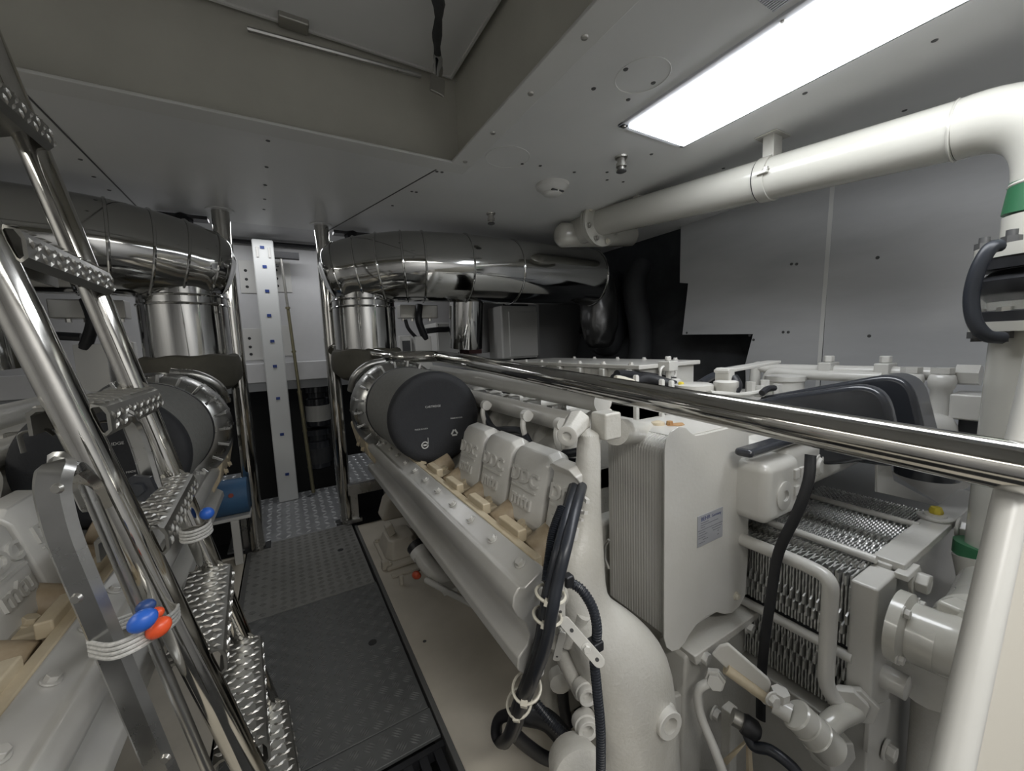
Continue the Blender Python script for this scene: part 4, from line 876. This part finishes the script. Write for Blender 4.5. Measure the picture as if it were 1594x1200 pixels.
# pressure plate frame
MB().box((1.295, .355, -.35), (1.44, .414, HZ1 + .0)).build('frame_upright', M['white'], hx, bevel=.008)
MB().prism([(1.44, .37, -.35), (2.33, .37, -.35), (2.33, .37, HZ1 + .02), (1.44, .37, HZ1 + .01)], (0, .04, 0)).build('pressure_plate', M['white'], hx, bevel=.004)
MB().box((1.45, .345, HZ1 - .005), (2.33, .415, HZ1 + .022)).build('top_bar', M['white'], hx, bevel=.004)
MB().box((1.42, .33, HZ1 - .012), (1.52, .36, HZ1 + .006)).build('clip_plate', M['white'], hx, bevel=.003)
mbn = lambda c, r, nm='frame_bolt': bolt(hx, c, (0, -1, 0), r, M['white'], name=nm)
mbn((1.50, .34, HZ1 - .035), .030); mbn((1.93, .34, HZ1 + .0), .028); mbn((1.41, .352, .02), .022)
MB().lathe((1.37, .355, .27), (0, -1, 0), [(0, .032), (.05, .032), (.052, .027), (.052, .001)], 24).build('spacer_boss', M['white'], hx)
MB().prism([(1.285, .352, .22), (1.44, .352, .16), (1.44, .352, .08), (1.285, .352, .08)], (0, .012, 0)).build('clamp_lug', M['white'], hx, bevel=.003)
p = at(1455, 806, z=HZ1 + .024)
MB().lathe(p, (0, 0, 1), [(0, .045), (.006, .045), (.008, .030), (.014, .028)], 24).build('cap_base', M['white'], hx)
MB().lathe(p + Vector((.01, 0, .014)), (0, 0, 1), [(0, .017), (.008, .019), (.022, .014)], 8).build('cap', M['yellow'], hx, label='yellow cap')
# bent balance pipe in front of the plates
MB().tube(fillet([(1.235, .72, .572), (1.235, .50, .572), (1.22, .43, .572), (1.215, .43, .25), at(1320, 1112, x=1.26)], .07, 10), .0195, 18).build('bent_pipe', M['white'], hx)
# white tray beside
tr_ = thing('drip_tray', 'white folded metal tray under the handrail behind the exchanger', 'tray', (1.9, .45, .7))
P_ = [at(px, py, y=.50) for px, py in ((1366, 700), (1366, 768), (1400, 745), (1462, 788), (1475, 780), (1476, 735), (1476, 700))]
T0, T1, T2, T3 = at(1366, 722, y=.50), at(1366, 766, y=.50), at(1462, 788, y=.46), at(1516, 757, y=.40)
MB().prism([T0, T1, T2, T2 + Vector((0, 0, .008)), at(1392, 748, y=.50), at(1386, 722, y=.5)], (0, .008, 0)).build('side_flange', M['white'], tr_, smooth=False, bevel=.002)
MB().prism([at(1386, 735, y=.56), at(1462, 784, y=.47), at(1516, 753, y=.40), at(1470, 722, y=.5)], (0, 0, .006)).build('tray_floor', M['silver'], tr_, smooth=False)

# ---------------------------------------------------------------- sea-water pipe: flange, elbow, riser, bellows
sw = thing('sea_water_pipe', 'big cream pipe along the ceiling bending down at the right', 'pipe', (1.88, .6, 1.8))
PR = .086; z1p = at(1480, 207, x=1.875).z
fc_ = at(935, 346, x=1.90); VY = .207
def zr(py, px=1556): return at(px, py, x=1.80).z
MB().tube([(1.90, fc_.y, fc_.z), (1.875, .39, z1p)], PR, 36, cap=True).build('ceiling_run', M['whiteg'], sw)
EA, EB, EC = Vector((1.875, .395, z1p)), Vector((1.872, VY - .02, z1p + .005)), Vector((1.872, VY - .01, zr(290)))
MB().tube([(1-t)**2*EA + 2*t*(1-t)*EB + t*t*EC for t in [k/16 for k in range(17)]], PR + .002, 36).build('elbow', M['whiteg'], sw)
MB().lathe((1.875, .395, z1p), (0, 1, .08), [(0, PR + .003), (.003, PR + .005), (.007, PR + .003)], 36).build('weld_ring', M['whiteg'], sw)
MB().cyl((1.872, VY - .01, zr(290)), (1.872, VY, zr(337)), PR + .003, 36).build('green_stripe', M['green'], sw, label='dark green painted band')
MB().lathe((1.872, VY - .01, zr(290)), (0, 0, 1), [(-.003, PR + .004), (.0, PR + .006), (.006, PR + .003)], 36).build('weld_ring', M['whiteg'], sw)
MB().cyl((1.872, VY, zr(337)), (1.872, VY, zr(386)), PR + .001, 36).build('upper_stub', M['whiteg'], sw)
MB().lathe(fc_, (0, -1, -.08), [(0, .155), (.02, .155), (.022, .15), (.022, .09)], 44).build('flange', M['whiteg'], sw)
for k in range(8):
    a_ = 2*PI*k/8 + .3; c = fc_ + Vector((.128*math.cos(a_), -.022, .128*math.sin(a_))); bolt(sw, c, (0, -1, -.08), .013, M['zinc'] if k % 3 else M['tie'])
MB().lathe(fc_ + Vector((0, .01, 0)), (0, 1, .0), [(0, .15), (.02, .15), (.02, .095), (.22, .095)], 36).build('rear_flange', M['whiteg'], sw)
cp_ = thing('cross_pipe', 'short cream cross pipe with domed ends behind the ceiling flange', 'pipe', (1.9, 2.2, 1.9))
ca, cb_ = at(866, 366, y=2.25), at(988, 366, y=2.18)
MB().lathe(ca, cb_ - ca, [(0, .02), (.01, .055), (.04, .082), ((cb_ - ca).length - .04, .082), ((cb_ - ca).length - .01, .055), ((cb_ - ca).length, .02)], 30).build('pipe', M['whiteg'], cp_)
# clamp and bracket
pc = thing('pipe_clamp', 'pipe clamp with bolt and ceiling bracket on the big cream pipe', 'clamp', (1.885, .95, 1.87))
tcl = Vector((-.018, -1, -.085)).normalized(); pcn = Vector((1.875 + .025*(.955 - .39)/(fc_.y - .39), .955, z1p + (fc_.z - z1p)*(.955 - .39)/(fc_.y - .39)))
MB().lathe(pcn - tcl*.02, tcl, [(0, PR), (0, PR + .006), (.045, PR + .006), (.045, PR)], 40).build('band', M['whiteg'], pc)
MB().lathe(pcn - tcl*.026, tcl, [(0, PR), (0, PR + .003), (.004, PR + .003), (.004, PR)], 40).build('rubber_liner', M['blk'], pc)
MB().box((1.85, .92, 1.955), (1.92, .965, CZ)).box((1.83, .90, CZ - .006), (1.95, .99, CZ)).build('bracket', M['whiteg'], pc, smooth=False, bevel=.003)
e = at(1192, 268, x=1.80); MB().box(e + Vector((-.02, -.012, -.006)), e + Vector((.03, .03, .006))).build('ear', M['whiteg'], pc, bevel=.002)
bolt(pc, e + Vector((0, 0, .006)), (0, 0, 1), .012, M['zinc'])
for nm, yy in (('', 1.72),):
    MB().box((1.87, 1.66, 2.0), (1.93, 1.70, CZ)).build('far_bracket', M['whiteg'], pc, smooth=False)
# bellows joint
bj = thing('bellows_joint', 'black rubber bellows joint between bolted flanges on the right riser', 'pipe joint', (1.87, .187, 1.17))
cxb, cyb = 1.872, VY
def zf(py): return at(1514, py, x=1.74).z
z0u, z1u = zf(404), zf(385); z0l, z1l = zf(517), zf(502)
MB().lathe((cxb, cyb, z0u), (0, 0, 1), [(0, .133), (.0, .134), (z1u - z0u, .134), (z1u - z0u, .09)], 44).build('upper_flange', M['whiteg'], bj)
MB().lathe((cxb, cyb, z0u - .032), (0, 0, 1), [(0, .130), (.032, .131)], 44).build('upper_gasket', M['blk'], bj)
zb = zf(455)
MB().lathe((cxb, cyb, zb), (0, 0, 1), [(-.03, .100), (0, .125), (.03, .128), (.05, .105), (.06, .095), (.07, .098), (z0u - zb - .03, .12)], 44).build('rubber_bulge', M['blk'], bj)
MB().lathe((cxb, cyb, z1l + .03), (0, 0, 1), [(0, .120), (zb - z1l - .02, .120), (zb - z1l - .02, .117), (0, .117)], 44).build('clear_sleeve', M['clear'], bj)
MB().lathe((cxb, cyb, z1l + .02), (0, 0, 1), [(0, .10), (zb - z1l - .03, .10)], 30).build('inner_tube', M['cab'], bj)
MB().lathe((cxb, cyb, z1l), (0, 0, 1), [(0, .130), (.028, .130), (.032, .11)], 44).build('lower_gasket', M['blk'], bj)
MB().lathe((cxb, cyb, z0l), (0, 0, 1), [(0, .133), (z1l - z0l, .134)], 44).build('lower_flange', M['whiteg'], bj)
for k in range(8):
    a_ = 2*PI*k/8 + PI + .35; c = Vector((cxb + .116*math.cos(a_), cyb + .116*math.sin(a_), z1u))
    MB().cyl(c, c + Vector((0, 0, .035)), .012, 10).hexnut(c, (0, 0, 1), .020, .018).build('stud', M['screw'], bj)
    c.z = z0l; MB().hexnut(c, (0, 0, -1), .020, .02).cyl(c, c - Vector((0, 0, .03)), .012, 10).build('stud', M['screw'], bj)
    c.z = z1l + .028; MB().hexnut(c, (0, 0, 1), .016, .012).build('nut', M['lug'], bj)
bw = tag(MB().tube(smoothpath([at(1556, 382, x=1.72), at(1540, 388, x=1.70), at(1522, 420, x=1.69), at(1512, 462, x=1.69), at(1517, 500, x=1.69), at(1535, 522, x=1.70), at(1560, 526, x=1.73)], 6), .017, 12).build('bonding_cable', M['blkr']), 'black bonding cable bowed across the bellows joint flanges', 'cable')
# riser below and elbow into the exchanger
rs = thing('riser_pipe', 'cream riser pipe dropping from the bellows to the exchanger elbow', 'pipe', (1.8, .2, .5))
MB().tube([(1.872, VY, z0l), (1.855, .215, .52)], [PR + .004, PR + .008], 36).build('riser', M['whiteg'], rs)
MB().tube([(1.855, .225, .545), (1.85, .225, .505)], PR + .022, 36).build('green_stripe', M['green'], rs)
MB().tube(fillet([(1.85, .225, .52), (1.83, .20, .42), (1.50, .19, .45), (1.345, .21, .455), (1.335, .30, .455)], .16, 12), [PR + .024]*14 + [PR + .012]*10 + [PR + .004]*8 + [PR - .012]*12, 36).build('elbow', M['whiteg'], rs)
MB().lathe((1.335, .305, .455), (0, 1, .0), [(-.06, .070), (-.01, .072), (0, .092), (.024, .092), (.026, .07)], 36).build('flange', M['whiteg'], rs)
MB().obox((1.40, .205, .45), (.03, -.01, 0), (.01, .055, 0), (0, 0, .094)).build('clamp_band', M['whiteg'], rs, bevel=.01)
for k in range(4):
    a_ = 2*PI*k/4 + .6; u = Vector((1, 0, 0)); c = Vector((1.335, .305, .455)) + u*.082*math.cos(a_) + Vector((0, 0, .082*math.sin(a_))); bolt(rs, c, (0, -1, 0), .012, M['white'])
lw = thing('seawater_strainer', 'grey cylindrical casting in shade under the exchanger elbow', 'casting', (1.6, .25, .1))
MB().tube([(1.50, .30, .27), (1.66, .26, .20)], .10, 24).tube([(1.62, .27, .22), (1.62, .27, -.3)], .08, 24).build('body', M['cast'], lw)

# door frame edge in the near right foreground
df = thing('door_frame', 'pale rounded door frame edge in the near right foreground', 'door frame', (.6, .1, .3))
d0, d1 = at(1608, 600, y=.10), at(1448, 1320, y=.10); dv = (d1 - d0)
d0 = d0 - dv*.9; d1 = d1 + dv*.1
MB().tube([d0 + Vector((.026, 0, 0)), d1 + Vector((.026, 0, 0))], .017, 24).build('rounded_edge', M['post'], df)
MB().prism([d0 + Vector((.046, -.005, 0)), d1 + Vector((.046, -.005, 0)), d1 + Vector((.9, -.2, 0)), d0 + Vector((.9, -.2, 0))], (0, .02, 0)).build('panel', mat('cream_panel', (.60, .57, .50), .4), df, smooth=False)

# ---------------------------------------------------------------- cables at the near end of the right engine
wb_ = thing('cable_bundle', 'thick bundle of black engine cables left of the cooler box', 'cable', (.6, .85, .5))
main = [(912, 700, .78), (902, 740, .64), (888, 790, .52), (873, 850, .45), (860, 905, .425), (852, 950, .41), (843, 1000, .405), (826, 1050, .40), (808, 1095, .40), (800, 1125, .40), (792, 1145, .40)]
for k, (dx, r_, mt) in enumerate(((0, .0145, 'blk'), (9, .012, 'blkr'), (-7, .011, 'blk'), (4, .012, 'blk'), (-3, .012, 'blkr'))):
    pts = [at(px + dx*(1 - .35*i/10), py + (k % 3)*2, x=xx + .012*math.sin(k*2.3 + i*.5)) for i, (px, py, xx) in enumerate(main)]
    if k == 0: pts += [at(780, 1155, x=.41), at(772, 1140, x=.41), at(778, 1118, x=.42), at(800, 1110, x=.44)]
    if k == 3: pts += [at(786, 1158, x=.42), at(776, 1150, x=.42), at(775, 1128, x=.43)]
    MB().tube(smoothpath(pts, 6), r_, 12).build('cable', M[mt], wb_)
mb = MB(); pts = smoothpath([at(876, 790, x=.50), at(862, 830, x=.455), at(856, 870, x=.43), at(852, 905, x=.41)], 14)
for i in range(len(pts) - 1):
    t = (pts[i+1] - pts[i]).normalized(); mb.lathe(pts[i], t, [(0, .0095), (.003, .0125), (.0045, .0095)], 10)
mb.build('corrugated_conduit', M['blkr'], wb_, kind='stuff')
def conduit(pts, r_, par, nm='corrugated_conduit', mt='blkr'):
    P_ = smoothpath(pts, 8); mb = MB(); mb.tube(P_, r_*.85, 10)
    L_ = 0; step = r_*.55
    for a, b in zip(P_[:-1], P_[1:]):
        d = (b - a).length; t = (b - a)/max(d, 1e-6); s = step - L_ if L_ else 0
        while s < d:
            mb.lathe(a + t*s, t, [(0, r_*.82), (r_*.12, r_), (r_*.30, r_), (r_*.4, r_*.82)], 10); s += step
        L_ = (L_ + d) % step
    return mb.build(nm, M[mt], par)
cc = thing('corrugated_hose', 'black corrugated conduit arching over the front casting', 'hose', at(930, 1000, y=.7))
conduit([at(885, 905, x=.46), at(905, 918, x=.475), at(922, 945, x=.488), at(929, 975, x=.49), at(928, 1000, x=.49)], .0105, cc, 'upper_arch')
conduit([at(925, 1030, x=.49), at(930, 1080, x=.49), at(935, 1140, x=.49), at(935, 1230, x=.49)], .0105, cc, 'lower_run')
MB().obox(at(926, 1003, x=.485), (.013, 0, 0), (0, .013, 0), (0, 0, .010)).build('clip', M['blk'], cc, bevel=.003)
MB().obox(at(884, 903, x=.455), (.010, 0, 0), (0, .010, 0), (0, 0, .012)).build('clip', M['blk'], cc, bevel=.004)
c2 = thing('corrugated_hose', 'thinner black conduit slanting down behind the loose cable loop', 'hose', at(860, 1110, y=.8))
conduit([at(835, 1095, x=.50), at(860, 1125, x=.52), at(890, 1155, x=.54), at(925, 1195, x=.57), at(935, 1215, x=.58)], .013, c2, 'conduit')
tag(MB().tube(smoothpath([at(800, 1142, x=.44), at(820, 1160, x=.48), at(850, 1180, x=.53), at(880, 1185, x=.58)], 6), .017, 12).build('loose_hose', M['blk']), 'smooth black hose curving right from the bottom of the cable bundle', 'hose')
tag(MB().tube(smoothpath([at(875, 1068, x=.66), at(878, 1100, x=.66), at(884, 1130, x=.66)], 6), .018, 12).build('short_hose', M['blk']), 'short upright black hose in the dark gap behind the cable bundle', 'hose')
tag(MB().tube(smoothpath([at(812, 1110, x=.50), at(850, 1120, x=.56), at(880, 1150, x=.60)], 6), .028, 12).build('fat_hose', M['blk']), 'thick black hose lying in shadow behind the cable loop', 'hose')
# slotted strips and ties
ms = thing('mounting_strip', 'white drilled metal strips carrying the black cables', 'strip', at(880, 960, y=.75))
def strip(p0, p1, w_, nrm, par, hs_=(.15, .5, .85)):
    d = (p1 - p0); t = d.normalized(); n = Vector(nrm); n = (n - n.dot(t)*t).normalized(); s = t.cross(n)
    out_ = []
    for k in range(9): a_ = PI/2 + PI*k/8; out_.append(p0 + t*math.cos(a_)*w_ + s*math.sin(a_)*w_)
    for k in range(9): a_ = -PI/2 + PI*k/8; out_.append(p1 + t*math.cos(a_)*w_ + s*math.sin(a_)*w_)
    q = MB().prism(out_, n*.005).build('strip', M['white'], par, smooth=False, bevel=.0012)
    for h in hs_: MB().lathe(p0 + d*h + n*.0048, n, [(0, w_*.35), (.0006, w_*.33)], 12).build('drilled_hole', M['screw'], q)
nv = Vector((-.5, -.85, .15))
strip(at(871, 890, x=.44), at(872, 960, x=.44), .010, nv, ms); strip(at(880, 968, x=.44), at(932, 1028, x=.475), .0115, nv, ms, (.2, .6, .95)); strip(at(875, 985, x=.455), at(866, 1022, x=.455), .008, nv, ms, (.9,))
for px, py in ((876, 975), (868, 935), (913, 1008)): bolt(ms, at(px, py, x=.438), nv, .007)
def tie(c, rr, ax, nm, lab_):
    t = thing('cable_tie', lab_, 'cable tie', c); ax = Vector(ax).normalized(); u = ax.orthogonal().normalized(); v = ax.cross(u)
    MB().tube([c + rr*(math.cos(a)*u + math.sin(a)*v) for a in [2*PI*k/24 for k in range(25)]], .0032, 6, cap=False).build('loop', M['tie'], t)
    MB().obox(c + u*rr, u*.006, v*.007, ax*.005).build('head', M['tie'], t, smooth=False)
bd_ = (at(843, 1000, x=.405) - at(860, 905, x=.425)).normalized()
tie(at(857, 924, x=.415), .029, bd_, '', 'upper cream cable tie around the black bundle by the drilled strip')
tie(at(852, 958, x=.41), .028, bd_, '', 'second cream cable tie from the top on the black bundle')
tie(at(820, 1070, x=.40), .031, (.3, .3, -1), '', 'third and largest cream cable tie from the top on the black bundle')
tie(at(808, 1094, x=.40), .029, (.5, .2, -1), '', 'lowest cream cable tie on the black bundle')
# breather filler with black cap, and dipstick
br = thing('oil_filler', 'white bent filler neck with black cap under the right engine cover', 'filler neck', at(690, 905, x=.5))
MB().tube(smoothpath([at(656, 862, x=.45), at(664, 876, x=.46), at(682, 893, x=.49), at(712, 915, x=.55)], 5), .036, 20).build('neck', M['white'], br)
ax_ = (at(648, 850, x=.44) - at(658, 866, x=.452)).normalized()
MB().lathe(at(657, 865, x=.452), ax_, [(0, .040), (.03, .042), (.032, .036)], 24).build('white_collar', M['cab'], br)
MB().lathe(at(652, 856, x=.447), ax_, [(0, .041), (.028, .042), (.034, .036), (.036, .001)], 14).build('black_cap', M['blk'], br)
MB().box(at(698, 915, x=.50) - Vector((.03, .03, .01)), at(698, 915, x=.50) + Vector((.03, .03, .01))).build('bracket', M['white'], br, bevel=.004)
dk = thing('dipstick', 'white dipstick tube with orange handle below the filler neck', 'dipstick', at(680, 910, x=.46))
MB().tube([at(664, 903, x=.44), at(700, 922, x=.47), at(770, 958, x=.53)], .012, 12).build('tube', M['white'], dk)
MB().lathe(at(646, 894, x=.43), at(664, 903, x=.44) - at(646, 894, x=.43), [(0, .008), (.005, .016), (.02, .018), (.045, .013), (.05, .008)], 12).build('handle', M['redh'], dk)
# dark tank and blue-black side under the engine
struct(MB().box((.745, .3, -.3), (.80, 2.8, -.02)).build('trim_9', M['darkg'], smooth=False))

# ---------------------------------------------------------------- ceiling fittings
sd_ = thing('smoke_detector', 'round white smoke detector on the ceiling', 'smoke detector', at(860, 288, z=CZ))
c = at(860, 288, z=CZ); c.z = CZ
MB().lathe(c, (0, 0, -1), [(0, .090), (.016, .088), (.024, .072), (.034, .066), (.040, .05)], 36).build('base', M['cab'], sd_)
MB().lathe(c + Vector((0, 0, -.038)), (0, 0, -1), [(0, .05), (.012, .048), (.018, .035), (.02, .001)], 30).build('sensor_dome', M['cab'], sd_)
MB().box(c + Vector((-.04, -.052, -.046)), c + Vector((-.006, -.04, -.040))).box(c + Vector((.006, -.052, -.046)), c + Vector((.036, -.04, -.040))).build('vent_slot', M['screw'], sd_, smooth=False)
for (px, py, lab_) in ((967, 244, 'nearer sprinkler nozzle on the ceiling left of the cream pipe'), (764, 332, 'farther small sprinkler nozzle above the right duct')):
    c = at(px, py, z=CZ); t = thing('sprinkler_nozzle', lab_, 'nozzle', c)
    MB().lathe(c, (0, 0, -1), [(0, .030), (.008, .028), (.01, .018), (.03, .018), (.031, .024), (.045, .024), (.046, .015), (.06, .015)], 16).build('body', M['zinc'], t)
    MB().lathe(c - Vector((0, 0, .06)), (0, 0, -1), [(0, .022), (.006, .024), (.012, .01)], 12).build('deflector', M['screw'], t)

# look-alike things share a group
from collections import defaultdict
gd = defaultdict(list)
for o in bpy.data.objects:
    if o.parent is None and o.get('category') and not o.get('group'): gd[o.name.split('.')[0]].append(o)
for k, v in gd.items():
    if len(v) > 1:
        for o in v: o['group'] = k.replace('_', ' ') + 's in the engine room'
